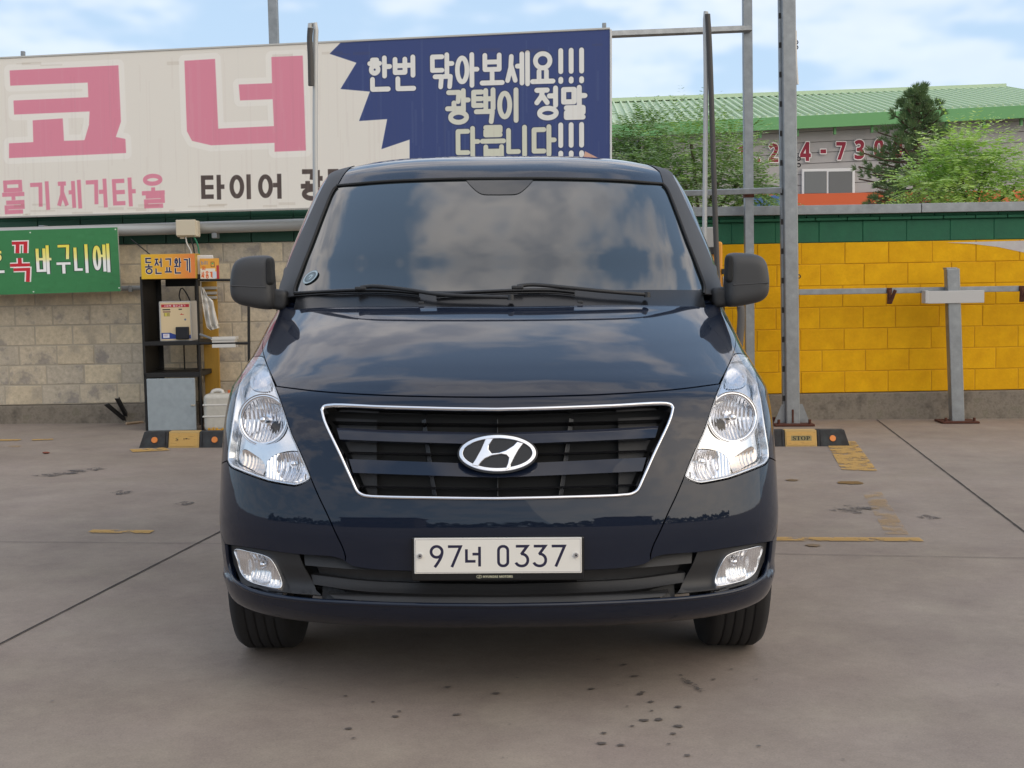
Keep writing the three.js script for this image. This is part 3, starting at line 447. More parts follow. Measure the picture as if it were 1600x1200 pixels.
  { const g = new THREE.PlaneGeometry(1, 1, 14, 26), p = g.attributes.position, L = [[313, 449], [315, 465], [317, 480], [319, 492], [323, 512], [329, 516]], R = [[318, 449], [325, 464], [333, 470], [336, 485], [341, 505], [343, 512]];
    const along = (A, t) => { const k = t * (A.length - 1), i = Math.min(A.length - 2, Math.floor(k)), f = k - i; return [A[i][0] + (A[i + 1][0] - A[i][0]) * f, A[i][1] + (A[i + 1][1] - A[i][1]) * f]; };
    for (let i = 0; i < p.count; i++) { const u = p.getX(i) + 0.5, v = 0.5 - p.getY(i), a = along(L, v), b = along(R, v), q = at(a[0] + (b[0] - a[0]) * u, a[1] + (b[1] - a[1]) * u, dk - 0.03 - 0.022 * Math.sin(u * 15 + v * 3) * (0.4 + v) - 0.02 * n2(u * 3, v * 5)); p.setXYZ(i, q.x, q.y, q.z); } g.computeVertexNormals(); wpart(cl, 'cloth', g, std({ color: lin(0.62, 0.59, 0.53), roughness: 0.9, side: THREE.DoubleSide })); }
  const tr = thingAt(at(350, 540, dk - 0.02), 'paper_tray', 'small white plastic tray on the black rod', 'tray');
  wpart(tr, 'tray', merge([boxB(329, 527, 368, 531, dk - 0.03, 0.14), boxB(331, 531, 367, 535, dk - 0.02, 0.12), boxB(331, 538, 368, 543, dk - 0.02, 0.12)]), M.whitePlastic); wpart(tr, 'clip', bar(at(312, 522, dk - 0.02), at(331, 529, dk - 0.03), 0.02, 0.008), M.steel);
  const jb = onGround(341, 674), jd = CAM.z - jb.z, jc = thingAt(jb, 'jerry_can', 'white plastic jerry can with an orange cap beside the kiosk', 'canister');
  wpart(jc, 'body', boxB(316, 616, 367, 674, jd, 0.26, 0.045), phys({ color: lin(0.6, 0.57, 0.49), roughness: 0.4, map: doorMap }));
  wpart(jc, 'handle', tube([at(330, 619, jd + 0.13), at(333, 611.5, jd + 0.13), at(346, 610.5, jd + 0.13), at(350, 618, jd + 0.13)], 0.018, 16, 8), M.whitePlastic);
  for (const y of [632, 650]) wpart(jc, 'moulded_rib', boxB(316.2, y, 366.8, y + 1.6, jd - 0.004, 0.25, 0.004), M.whitePlastic);
  wpart(jc, 'cap', new THREE.CylinderGeometry(0.036, 0.036, 0.05, 20).translate(...at(362, 614, jd + 0.13).toArray()), std({ color: lin(0.72, 0.16, 0.04), roughness: 0.5 }));
  // yellow scrubbing brush
  const bb = onGround(345, 680), bd = CAM.z - bb.z, br = thingAt(bb, 'scrub_brush', 'yellow bristled brush lying before the jerry can', 'brush');
  wpart(br, 'stock', boxB(325, 672, 366, 680, bd, 0.05), std({ color: lin(0.5, 0.25, 0.03), roughness: 0.6 }));
  wpart(br, 'bristles', merge(Array.from({ length: 26 }, (_, i) => rod(at(326 + i * 1.5, 678, bd - 0.01 - 0.02 * rand()), at(326.5 + i * 1.5 + (rand() - 0.5) * 3, 667.5 + rand() * 3, bd - 0.03 * rand()), 0.006, 5))), std({ color: lin(0.62, 0.33, 0.03), roughness: 0.7 }));
  // dark angle irons leaning on the footing, a lath at their foot
  const a1 = [[165, 632, 12.56], [196, 661, 12.42]], a2 = [[182, 622.5, 12.58], [200, 660, 12.42]], darkSteel = std({ color: lin(0.035, 0.036, 0.038), roughness: 0.6, metalness: 0.3 });
  for (const [a, b] of [a1, a2]) { const q = onGround(b[0], b[1]); const g = thingAt(q, 'angle_iron', a === a1[0] ? 'lower dark angle iron propped at a slant on the wall footing' : 'steeper dark angle iron leaning on the beige wall beside the kiosk', 'metal bar', 'angle irons leaning on the footing'); const top = at(...a), n = q.clone().setY(0.02); wpart(g, 'flange', bar(n, top, 0.035, 0.006), darkSteel); wpart(g, 'web', bar(n.clone().add(V(0.016, 0, -0.016)), top.clone().add(V(0.016, 0, -0.016)), 0.006, 0.035), darkSteel); }
  solo('wood_lath', bar(onGround(197, 664).setY(0.012), onGround(224, 661).setY(0.012), 0.02), std({ color: lin(0.42, 0.3, 0.19), roughness: 0.8 }), 'thin wooden lath on the ground beside the angle irons', 'lath');
  solo('dead_leaf', new THREE.SphereGeometry(0.022, 8, 5).scale(1.4, 0.35, 0.9).translate(...onGround(72, 709).setY(0.009).toArray()), std({ color: lin(0.2, 0.055, 0.03), roughness: 0.8 }), 'small reddish dead leaf on the concrete', 'leaf');
}
// ---------------------------------------------------------------- wheel stops
{
  const stopTex = (worn) => canvasTex(256, 128, (c, w, h) => {
    c.fillStyle = '#c49c58'; c.fillRect(0, 0, w, h); for (let i = 0; i < 90; i++) { c.fillStyle = rand() < 0.6 ? 'rgba(90,70,40,0.12)' : 'rgba(225,200,130,0.12)'; c.fillRect(rand() * w, rand() * h, rand() * 40, rand() * 8); }
    if (!worn) { c.fillStyle = '#8d8157'; c.fillRect(40, 38, 180, 50); c.fillStyle = '#1d1a17'; c.font = 'bold 52px serif'; c.textAlign = 'center'; c.setTransform(1.12, 0, 0, 1, 0, 0); c.fillText('STOP', 116, 82); } else { c.fillStyle = '#1d1a17'; c.font = 'bold 48px serif'; c.fillText('S', 52, 76); c.clearRect(0, 0, 0, 0); c.fillRect(124, 52, 12, 9); c.fillRect(142, 50, 20, 10); c.fillRect(170, 54, 8, 7); c.fillStyle = '#b89a55'; c.fillRect(58, 40, 16, 14); }
  });
  const dark = std({ color: lin(0.06, 0.06, 0.062), roughness: 0.8, map: grain }), orange = phys({ color: lin(0.72, 0.22, 0.03), roughness: 0.35 });
  const make = (xs, yb, hgt, label, worn) => {   // xs: pixel bounds of the five pieces along the front
    const b0 = onGround(xs[0], yb), d = CAM.z - b0.z, g = thingAt(onGround((xs[0] + xs[xs.length - 1]) / 2, yb), 'wheel_stop', label, 'wheel stop', 'wheel stops at the bay ends');
    const x0 = at(xs[0], yb, d).x, x1 = at(xs[3], yb, d).x, H = 0.12, D = 0.15, seg = (a, b, mat, name, taper0, taper1) => {
      const s = new THREE.Shape([[0, 0], [D, 0], [D - 0.035, H], [0.035, H]].map((p) => new THREE.Vector2(...p))), e = new THREE.ExtrudeGeometry(s, { depth: b - a, bevelEnabled: true, bevelSize: 0.004, bevelThickness: 0.004, bevelSegments: 2 }).rotateY(Math.PI / 2).translate(a, 0.004, 0);
      const p = e.attributes.position; for (let i = 0; i < p.count; i++) { const t = p.getY(i) / H * 0.035; if (taper0 && p.getX(i) < a + 0.01) p.setX(i, p.getX(i) + t); if (taper1 && p.getX(i) > b - 0.01) p.setX(i, p.getX(i) - t); } e.computeVertexNormals();
      return wpart(g, name, e.translate(0, 0, b0.z + 0.0), mat);
    };
    const X = xs.map((x) => at(x, yb, d).x);
    seg(X[0], X[1] - 0.012, dark, 'rubber_end', true, false); seg(X[1], X[2], std({ color: lin(0.5, 0.33, 0.12), roughness: 0.8 }), 'yellow_block', false, false); seg(X[2] + 0.012, X[3], dark, 'rubber_end', false, true);
    for (const x of [X[1] - 0.03, X[2] + 0.03]) seg(x - 0.004, x + 0.004, M.rubber, 'groove_rib', false, false);
    const tilt = Math.atan2(0.035, H), face = (a, b, y0, y1) => new THREE.PlaneGeometry(b - a, (y1 - y0) / Math.cos(tilt)).rotateX(-tilt).translate((a + b) / 2, (y0 + y1) / 2 + 0.004, b0.z - (y0 + y1) / 2 / H * 0.035 + 0.007);
    wpart(g, 'lettered_face', face(X[1] + 0.006, X[2] - 0.006, 0.008, H - 0.008), std({ map: stopTex(worn), roughness: 0.8 }));
    for (const x of [(X[0] + X[1]) / 2 + (worn ? 0.0 : 0.02), (X[2] + X[3]) / 2]) wpart(g, 'reflector', new THREE.CylinderGeometry(0.024, 0.027, 0.012, 24).rotateX(Math.PI / 2 - tilt).translate(x, H * 0.52, b0.z - 0.018 + 0.006), orange);
  };
  make([218, 264, 310, 360], 700, 27, 'rubber wheel stop in front of the coin kiosk, its lettering worn', true);
  make([1166, 1228, 1276, 1327], 698, 25, 'rubber wheel stop with black lettering before the steel column', false);
}

// ---------------------------------------------------------------- warehouse beyond the wall
{
  const dW = 38, b = thingAt(at(1300, 400, dW).setY(0), 'warehouse', 'grey clad warehouse with a pale green ribbed metal roof', 'building');
  const siding = std({ color: lin(0.4, 0.375, 0.36), roughness: 0.7 });
  const P = (x, y) => at(x, y, dW), yEave = (x) => 205 - (x - 955) * 0.051;
  // lapped siding boards
  const xl = 900, xr = 1760;
  const e0 = P(xl, yEave(xl)), e1 = P(xr, yEave(xr)), nB = 26, step = 0.29;
  for (let i = 0; i < nB; i++) { const a = e0.clone().add(V(0, -step * (i + 0.5), 0)), c = e1.clone().add(V(0, -step * (i + 0.5), 0)); const g = new THREE.BoxGeometry(a.distanceTo(c), step - 0.014, 0.06).rotateX(-0.06).rotateZ(Math.atan2(c.y - a.y, c.x - a.x)).translate((a.x + c.x) / 2, (a.y + c.y) / 2, a.z - 0.03); wpart(b, 'siding_board', g, siding); }
  wpart(b, 'wall_core', new THREE.BoxGeometry(e0.distanceTo(e1), 8, 8).rotateZ(Math.atan2(e1.y - e0.y, e1.x - e0.x)).translate((e0.x + e1.x) / 2, (e0.y + e1.y) / 2 - 4.05, e0.z - 4.09), std({ color: lin(0.3, 0.28, 0.27), roughness: 0.9 }));
  // roof slope and its ribs
  const roofM = std({ color: lin(0.5, 0.62, 0.42), roughness: 0.55 }), fas = std({ color: lin(0.14, 0.36, 0.13), roughness: 0.55 });
  const dR = 42.5, R = (x, y) => at(x, y, dR), r0 = R(880, 163), r1 = R(1570, 137.5), f0 = at(880, 199, dW - 0.5), f1 = at(1640, 164, dW - 0.5), fr = at(1700, 160, dW - 0.5);
  const quad = (a, b2, c, d) => { const g = new THREE.BufferGeometry(); g.setAttribute('position', new THREE.Float32BufferAttribute([a, b2, c, d].flatMap((p) => p.toArray()), 3)); g.setAttribute('uv', new THREE.Float32BufferAttribute([0, 0, 1, 0, 1, 1, 0, 1], 2)); g.setIndex([0, 1, 2, 0, 2, 3]); g.computeVertexNormals(); return g; };
  wpart(b, 'roof', quad(f0, fr, r1, r0), roofM);
  const nR = 62; for (let i = 0; i <= nR; i++) { const t = i / nR; wpart(b, 'roof_rib', bar(f0.clone().lerp(fr, t).add(V(0, 0.03, 0)), r0.clone().lerp(r1, t).add(V(0, 0.03, 0)), 0.05, 0.07), roofM); }
  wpart(b, 'ridge_flashing', bar(r0.clone().add(V(0, 0.06, 0)), r1.clone().add(V(0, 0.06, 0)), 0.12, 0.3), roofM);
  wpart(b, 'gutter_fascia', bar(f0.clone().add(V(0, -0.17, 0.02)), fr.clone().add(V(0, -0.17, 0.02)), 0.34, 0.1), fas);
  for (let i = 0; i < 14; i++) { const p = f0.clone().lerp(fr, (i + 0.3) / 14); wpart(b, 'gutter_bracket', new THREE.BoxGeometry(0.06, 0.2, 0.1).translate(p.x, p.y - 0.42, p.z - 0.2), fas); }
  // window
  const wf = std({ color: lin(0.72, 0.7, 0.68), roughness: 0.5 });
  const wn = wpart(b, 'window', boxB(1253, 264, 1336, 306, dW - 0.12, 0.1, 0.02), wf);
  wpart(wn, 'pane', boxB(1257, 268, 1292, 302, dW - 0.14, 0.03, 0.01), phys({ color: lin(0.13, 0.13, 0.125), roughness: 0.12 })); wpart(wn, 'pane', boxB(1295, 268, 1332, 302, dW - 0.14, 0.03, 0.01), phys({ color: lin(0.11, 0.105, 0.1), roughness: 0.12 }));
  const w2 = wpart(b, 'window', boxB(972, 219, 1004, 244, dW - 0.12, 0.1, 0.02), wf); wpart(w2, 'pane', boxB(974, 221, 1002, 242, dW - 0.14, 0.03, 0.01), phys({ color: lin(0.12, 0.16, 0.22), roughness: 0.12 }));
  // painted skirting bands
  wpart(b, 'orange_band', boxB(1180, 304, 1760, 345, dW - 0.16, 0.06), std({ color: lin(0.62, 0.11, 0.03), roughness: 0.6 })); wpart(b, 'blue_band', boxB(1170, 306, 1222, 322, dW - 0.2, 0.06), std({ color: lin(0.06, 0.14, 0.34), roughness: 0.6 }));
  // number painted on the cladding
  const cx0 = 1140, cx1 = 1430, cy0 = 205, cy1 = 262, q0 = at(cx0, cy0, dW), q1 = at(cx1, cy1, dW);
  const num = canvasTex(2048, 400, (c, w, h) => { c.clearRect(0, 0, w, h); const X = (x) => (x - cx0) / (cx1 - cx0) * w, Y = (y) => (y - cy0) / (cy1 - cy0) * h; c.font = 'bold 300px sans-serif'; c.textAlign = 'center'; c.lineJoin = 'round';
    for (const [ch, x, y, s] of [['1', 1158, 252, 0.8], ['.', 1185, 252, 0.8], ['2', 1208, 252, 0.9], ['4', 1258, 250.5, 0.9], ['-', 1285.5, 247, 0.9], ['7', 1313, 249, 0.85], ['3', 1342, 248, 0.9], ['0', 1372, 247, 0.9], ['0', 1401, 246, 0.9]]) { c.save(); c.translate(X(x), Y(y)); c.scale(0.78 * s, s); c.strokeStyle = '#e6e0dc'; c.lineWidth = 34; c.strokeText(ch, 0, 0); c.fillStyle = '#8f2237'; c.strokeStyle = '#8f2237'; c.lineWidth = 10; c.fillText(ch, 0, 0); c.strokeText(ch, 0, 0); c.restore(); } });
  wpart(b, 'painted_number', new THREE.PlaneGeometry(q1.x - q0.x, q0.y - q1.y).translate((q0.x + q1.x) / 2, (q0.y + q1.y) / 2, q0.z + 0.06), std({ map: num, transparent: true, roughness: 0.7 }));
}

// ---------------------------------------------------------------- trees beyond the wall
const quadGeo = (list) => { // list of [centre, along, across, half-length, half-width]
  const pos = new Float32Array(list.length * 18), nor = new Float32Array(list.length * 18), a = V(0, 0, 0), n = V(0, 0, 0);
  list.forEach(([c, d, s, l, w], i) => { n.crossVectors(s, d).normalize(); const p = [[-l, 0], [0, w], [l, 0], [-l, 0], [l, 0], [0, -w]]; for (let k = 0; k < 6; k++) { a.copy(c).addScaledVector(d, p[k][0]).addScaledVector(s, p[k][1]); a.toArray(pos, i * 18 + k * 3); n.toArray(nor, i * 18 + k * 3); } });
  const g = new THREE.BufferGeometry(); g.setAttribute('position', new THREE.BufferAttribute(pos, 3)); g.setAttribute('normal', new THREE.BufferAttribute(nor, 3)); return g;
};
const leafM = (r, g, b, tr = 0.45) => phys({ color: lin(r, g, b), roughness: 1, transmission: tr, thickness: 0, side: THREE.DoubleSide });
function leafTree(base, label, blobs, { fronds, leaflets, len, leaf, width, mats, droop = 0.5, seed, trunkTop, group }) {
  const r = rng(seed), t = thingAt(base, 'leafy_tree', label, 'tree', group), lists = mats.map(() => []), twigs = [], top = V(trunkTop[0], trunkTop[1], trunkTop[2]);
  const wood = std({ color: lin(0.1, 0.075, 0.055), roughness: 0.95 });
  wpart(t, 'trunk', tube([base.clone(), base.clone().lerp(top, 0.5).add(V(0.1, 0, 0.05)), top], 0.07, 12, 8), wood);
  for (const [c, rad, share] of blobs) {
    twigs.push(tube([top.clone().lerp(base, 0.2), top.clone().lerp(c, 0.55).add(V(0, -0.1, 0)), c], 0.022, 8, 5));
    const N = Math.round(fronds * share);
    for (let i = 0; i < N; i++) {
      const dir = V(r() * 2 - 1, r() * 1.7 - 0.6, r() * 2 - 1).normalize(), p0 = c.clone().add(dir.clone().multiply(rad).multiplyScalar(Math.pow(r(), 0.45))), out = dir.clone().add(V((r() - .5), 0.5 * r(), (r() - .5))).normalize(), L = len * (0.6 + 0.7 * r()), li = Math.floor(r() * mats.length);
      let p = p0.clone(), d = out.clone();
      for (let k = 0; k < leaflets; k++) { d.y -= droop / leaflets * (0.6 + r()); d.normalize(); p.addScaledVector(d, L / leaflets); const side = d.clone().cross(V(0, 1, 0.1)).normalize(); for (const s of [-1, 1]) { const ax = side.clone().multiplyScalar(s).addScaledVector(d, 0.45).add(V(0, -0.25 * r(), 0)).normalize(), w = ax.clone().cross(V(r() - .5, 1, r() - .5)).normalize(), sz = leaf * (0.7 + 0.5 * r()) * Math.sin(0.5 + 2.3 * k / leaflets); lists[li].push([p.clone().addScaledVector(ax, sz), ax, w, sz, sz * width]); } }
    }
  }
  wpart(t, 'branches', merge(twigs), wood);
  lists.forEach((l, i) => wpart(t, 'foliage', quadGeo(l), mats[i]));
  return t;
}
{
  const green = [leafM(0.22, 0.4, 0.07), leafM(0.33, 0.52, 0.09), leafM(0.16, 0.3, 0.055)], lime = [leafM(0.46, 0.68, 0.12), leafM(0.38, 0.58, 0.1), leafM(0.54, 0.72, 0.16)];
  const blobs = (d, list) => list.map(([x, y, rx, ry, s]) => [at(x, y, d + (s ?? 0)), V(rx * d / F, ry * d / F, rx * d / F * 0.9), 1]);
  const dl = 17.5, tl = at(1090, 400, dl).setY(0);
  leafTree(tl, 'mid green feathery tree rising behind the wall between the two booms', blobs(dl, [[1080, 225, 38, 40], [1060, 265, 60, 45], [1120, 285, 60, 40], [1155, 285, 30, 28], [1172, 308, 26, 22], [1090, 320, 66, 36], [1140, 240, 30, 40, 1], [1030, 300, 50, 40]]), { fronds: 115, leaflets: 11, len: 0.45, leaf: 0.042, width: 0.36, mats: green, seed: 21, trunkTop: at(1095, 330, dl).toArray() });
  leafTree(at(985, 400, dl + 1).setY(0), 'darker leafy tree at the right end of the sign board', blobs(dl + 1, [[1000, 215, 26, 26], [985, 250, 40, 30], [1010, 270, 40, 40], [970, 285, 40, 40], [1030, 290, 45, 30]]), { fronds: 130, leaflets: 10, len: 0.38, leaf: 0.042, width: 0.38, mats: [green[0], green[2]], seed: 22, trunkTop: at(990, 330, dl + 1).toArray() });
  const dr = 15.6;
  leafTree(at(1510, 420, dr).setY(0), 'bright lime green tree with feathery leaves above the yellow wall', blobs(dr, [[1500, 246, 26, 22], [1540, 268, 38, 28], [1485, 275, 36, 26], [1585, 292, 46, 26], [1510, 300, 50, 24], [1455, 300, 30, 18], [1640, 300, 50, 30]]), { fronds: 95, leaflets: 12, len: 0.46, leaf: 0.046, width: 0.32, mats: lime, droop: 0.7, seed: 23, trunkTop: at(1510, 330, dr).toArray() });
  // conifer
  const dp = 19, pt = at(1433, 420, dp).setY(0), pine = thingAt(pt, 'pine_tree', 'dark pointed pine tree between the painted number and the lime tree', 'tree'), r = rng(44), top = at(1433, 146, dp), bot = at(1432, 340, dp), needles = [[], []], limbs = [];
  wpart(pine, 'trunk', tube([pt, bot, top], 0.05, 12, 7), std({ color: lin(0.11, 0.07, 0.05), roughness: 0.95 }));
  for (let i = 0; i < 90; i++) {
    const t = Math.pow(i / 90, 0.9), p = top.clone().lerp(bot, t), reach = (0.07 + 0.62 * Math.min(1, t * 1.7)) * (0.7 + 0.5 * r()), a = i * 2.4 + r(), d = V(Math.cos(a), 0.35 - 0.3 * t, Math.sin(a)).normalize(), e = p.clone().addScaledVector(d, reach); limbs.push(tube([p, p.clone().lerp(e, 0.5).add(V(0, -0.03, 0)), e], 0.012, 5, 5));
    for (let k = 0; k < 9; k++) { const q = p.clone().lerp(e, 0.3 + 0.75 * k / 9).add(V((r() - .5) * 0.14, (r() - .3) * 0.14, (r() - .5) * 0.14)), tip = d.clone().add(V((r() - .5) * 1.1, 0.5 + 0.3 * r(), (r() - .5) * 1.1)).normalize(); for (let m = 0; m < 22; m++) { const nd = tip.clone().add(V((r() - .5) * 1.5, (r() - .5) * 1.5, (r() - .5) * 1.5)).normalize(); needles[r() < 0.5 ? 0 : 1].push([q.clone().addScaledVector(nd, 0.05), nd, nd.clone().cross(V(r() - .5, r() - .5, 1)).normalize(), 0.055, 0.004]); } }
  }
  wpart(pine, 'branches', merge(limbs), std({ color: lin(0.11, 0.07, 0.05), roughness: 0.95 }));
  wpart(pine, 'foliage', quadGeo(needles[0]), leafM(0.09, 0.17, 0.055)); wpart(pine, 'foliage', quadGeo(needles[1]), leafM(0.13, 0.2, 0.06));

  // what the van's paint mirrors: the street side behind the photographer
  const hedge = []; for (let i = 0; i < 5200; i++) { const a = -1.15 + 2.3 * r(), R = 44 + 8 * r(), h = (2.4 + 1.6 * fbm2(a * 5, 3, 3) + 1.2 * fbm2(a * 19, 8, 2)), c = V(Math.sin(a) * R, Math.pow(r(), 0.7) * h, Math.cos(a) * R), d = V(r() - .5, r() - .5, r() - .5).normalize(); hedge.push([c, d, d.clone().cross(V(0.3, 1, 0.2)).normalize(), 0.5, 0.34]); }
  const hm = part(scene, 'far_tree_belt', quadGeo(hedge), leafM(0.05, 0.085, 0.03)); tag(hm, 'dark belt of distant trees across the street, mirrored in the bumper', 'trees', null, 'stuff');
  const bw = std({ color: lin(0.16, 0.15, 0.15), roughness: 0.8 }), bg = (x, z, w, h, label) => { const g = thingAt(V(x, 0, z), 'street_building', label, 'building'); part(g, 'wall', box(w, h, 7, 0, h / 2, 0, 0.05), bw); part(g, 'roof', box(w + 0.5, 0.25, 7.5, 0, h + 0.125, 0, 0.04), std({ color: lin(0.12, 0.12, 0.13), roughness: 0.7 })); for (let i = 0; i < 4; i++) { const f = part(g, 'window', box(1.3, 1.1, 0.08, (i - 1.5) * w / 4.5, h * 0.6, -3.53, 0.02), wfar); part(f, 'pane', box(1.14, 0.94, 0.03, (i - 1.5) * w / 4.5, h * 0.6, -3.575, 0.01), pfar); } };
  const wfar = std({ color: lin(0.5, 0.5, 0.5), roughness: 0.6 }), pfar = phys({ color: lin(0.05, 0.06, 0.07), roughness: 0.1 });
  bg(-13, 34, 12, 3.2, 'low dark building across the street, mirrored in the left bumper corner'); bg(15, 38, 9, 3.4, 'low dark building across the street, mirrored in the right bumper corner');
}

// ================================================================ the van
const VX = -0.047, van = thing('van', 'dark navy van facing forward with a large chrome framed grille', 'van');
van.position.set(VX, 0, 0);
const paintFlake = noiseTex(256, () => { const k = 0.8 + 0.4 * rand(); return [k, k, k]; }, 1, false);
const paint = phys({ color: lin(0.006, 0.0105, 0.024), metalness: 0, roughness: 0.5, specularIntensity: 0.1, clearcoat: 1, clearcoatRoughness: 0.025 });
const chrome = phys({ color: lin(0.82, 0.82, 0.84), metalness: 1, roughness: 0.09 }), silver = phys({ color: lin(0.74, 0.75, 0.77), metalness: 0.95, roughness: 0.2 });
const blackPlastic = std({ color: lin(0.021, 0.021, 0.022), roughness: 0.52, bumpMap: grain, bumpScale: 0.0004 }), gloss = phys({ color: lin(0.008, 0.008, 0.009), roughness: 0.25 }), voidM = std({ color: lin(0.02, 0.02, 0.02), roughness: 0.9 });
const mirrorShell = std({ color: lin(0.045, 0.045, 0.046), roughness: 0.5, bumpMap: grain, bumpScale: 0.0004 });
const glassDark = phys({ color: lin(0.010, 0.014, 0.015), roughness: 0.02, ior: 1.62, clearcoat: 1, clearcoatRoughness: 0.0 }), lensM = phys({ color: lin(1, 1, 1), transmission: 1, thickness: 0, roughness: 0.0, ior: 1.5 });

function surface(rows, n) {   // rows [y, z, half width, corner depth, crown]; v runs along the centre line in metres, t round the plan
  const S = [0]; for (let i = 1; i < rows.length; i++) S.push(S[i - 1] + Math.hypot(rows[i][0] - rows[i - 1][0], rows[i][1] - rows[i - 1][1]));
  const K = rows[0].length, D = rows.map((_, i) => Array.from({ length: K }, (_, c) => { if (i === 0 || i === rows.length - 1) { const a = i ? i - 1 : 0; return (rows[a + 1][c] - rows[a][c]) / (S[a + 1] - S[a]); } const h0 = S[i] - S[i - 1], h1 = S[i + 1] - S[i], d0 = (rows[i][c] - rows[i - 1][c]) / h0, d1 = (rows[i + 1][c] - rows[i][c]) / h1; return d0 * d1 <= 0 && c > 1 ? 0 : (d0 * h1 + d1 * h0) / (h0 + h1); }));
  const at5 = (v) => { v = clamp(v, 0, S[S.length - 1]); let i = 0; while (i < S.length - 2 && v > S[i + 1]) i++; const h = S[i + 1] - S[i], u = (v - S[i]) / h, u2 = u * u, u3 = u2 * u; return rows[i].map((_, c) => (2 * u3 - 3 * u2 + 1) * rows[i][c] + (u3 - 2 * u2 + u) * h * D[i][c] + (-2 * u3 + 3 * u2) * rows[i + 1][c] + (u3 - u2) * h * D[i + 1][c]); };
  const P = (t, v) => { const [y, z, w, d, e = 0] = at5(v), a = Math.abs(t), s = Math.sign(t) || 1; const x = a < Math.PI / 2 ? w * Math.pow(Math.sin(a), 2 / n) : w, zz = a < Math.PI / 2 ? z - d * (1 - Math.pow(Math.max(0, Math.cos(a)), 2 / n)) : z - d - (a - Math.PI / 2); return V(s * x, y - e * Math.pow(x / w, 4), zz); };
  const N = (t, v) => { const h = 0.004, tt = Math.abs(t) < 0.012 ? 0.012 * (t < 0 ? -1 : 1) : t; const a = P(tt + h, v).sub(P(tt - h, v)), b = P(tt, Math.min(v + h, S[S.length - 1])).sub(P(tt, Math.max(0, v - h))), q = a.cross(b).normalize(); if (Math.abs(t) < 0.012) q.x *= t / (0.012 * (t < 0 ? -1 : 1)) * (t < 0 ? 1 : 1); return q.normalize(); };
  const vOfY = (y) => { let a = 0, b = S[S.length - 1]; for (let i = 0; i < 40; i++) { const m = (a + b) / 2; if (at5(m)[0] < y) a = m; else b = m; } return (a + b) / 2; };
  const grid = []; for (let i = 0; i <= 44; i++) for (let j = 0; j <= 90; j++) { const t = -1.66 * i / 44, v = S[S.length - 1] * j / 90, p = P(t, v), q = p.clone().add(van.position); if (N(t, v).dot(CAM.clone().sub(q)) > 0) grid.push([t, v, ...pix(q)]); }
  const proj = (t, v) => pix(P(t, v).add(van.position));
  function solve(px, py) {   // left-hand pixel -> (t, v)
    let best = grid[0], bd = 1e9; for (const g of grid) { const d = (g[2] - px) ** 2 + (g[3] - py) ** 2; if (d < bd) { bd = d; best = g; } }
    let [t, v] = best; const h = 1e-4;
    for (let i = 0; i < 25; i++) { const [a, b] = proj(t, v), [a1, b1] = proj(t + h, v), [a2, b2] = proj(t, v + h), J = [(a1 - a) / h, (a2 - a) / h, (b1 - b) / h, (b2 - b) / h], det = J[0] * J[3] - J[1] * J[2]; if (Math.abs(det) < 1e3) break; const ex = px - a, ey = py - b, dt = (ex * J[3] - ey * J[1]) / det, dv = (-ex * J[2] + ey * J[0]) / det, m = Math.max(1, Math.abs(dt) / 0.06, Math.abs(dv) / 0.06); const nt = clamp(t + dt / m, -1.64, 0.02), nv = clamp(v + dv / m, 0, S[S.length - 1]); if (Math.hypot(...[0, 1].map((k) => proj(nt, nv)[k] - [px, py][k])) > Math.hypot(ex, ey) + 3) break; t = nt; v = nv; if (Math.abs(ex) + Math.abs(ey) < 0.02) break; }
    return [t, v];
  }
  const inv = (y, z, s) => { const v = vOfY(y), [, zc, , d] = at5(v), end = zc - d; if (z <= end) return [s * (Math.PI / 2 + end - z), v]; const k = 1 - (zc - z) / d; return [s * Math.acos(clamp(Math.pow(Math.max(0, k), n / 2), 0, 1)), v]; };   // side view -> (t, v)
  return { P, N, solve, inv, vOfY, at5, vmax: S[S.length - 1] };
}
const LO = surface([[0.236, -0.15, 0.86, 0.46], [0.25, -0.07, 0.90, 0.47], [0.285, -0.02, 0.925, 0.475], [0.335, 0.006, 0.938, 0.478], [0.366, 0.012, 0.943, 0.48], [0.380, -0.008, 0.945, 0.48], [0.45, -0.006, 0.95, 0.48], [0.56, 0.0, 0.955, 0.48], [0.66, -0.012, 0.953, 0.485], [0.76, -0.034, 0.951, 0.49], [0.86, -0.064, 0.949, 0.50], [0.93, -0.095, 0.947, 0.53], [0.975, -0.125, 0.945, 0.565], [1.01, -0.175, 0.94, 0.64], [1.06, -0.28, 0.934, 0.75], [1.12, -0.44, 0.93, 0.80], [1.18, -0.63, 0.927, 0.80], [1.23, -0.81, 0.925, 0.79], [1.266, -0.95, 0.925, 0.77], [1.285, -1.03, 0.925, 0.75]], 2.5);
const CA = surface([[1.20, -0.80, 0.925, 0.62, 0], [1.27, -0.915, 0.925, 0.62, 0], [1.38, -1.065, 0.92, 0.60, 0], [1.46, -1.162, 0.902, 0.56, 0], [1.57, -1.306, 0.87, 0.50, 0], [1.70, -1.487, 0.83, 0.42, 0], [1.776, -1.60, 0.80, 0.37, 0.005], [1.82, -1.67, 0.785, 0.36, 0.012], [1.86, -1.77, 0.772, 0.36, 0.025], [1.89, -1.90, 0.764, 0.38, 0.042], [1.91, -2.08, 0.76, 0.40, 0.055], [1.922, -2.35, 0.757, 0.42, 0.062], [1.927, -2.8, 0.757, 0.42, 0.065], [1.925, -4.2, 0.757, 0.42, 0.065], [1.90, -4.55, 0.75, 0.3, 0.06]], 2.25);
const KT = 0.9, mir = (pts) => pts.map(([t, v]) => [-t, v]).reverse();
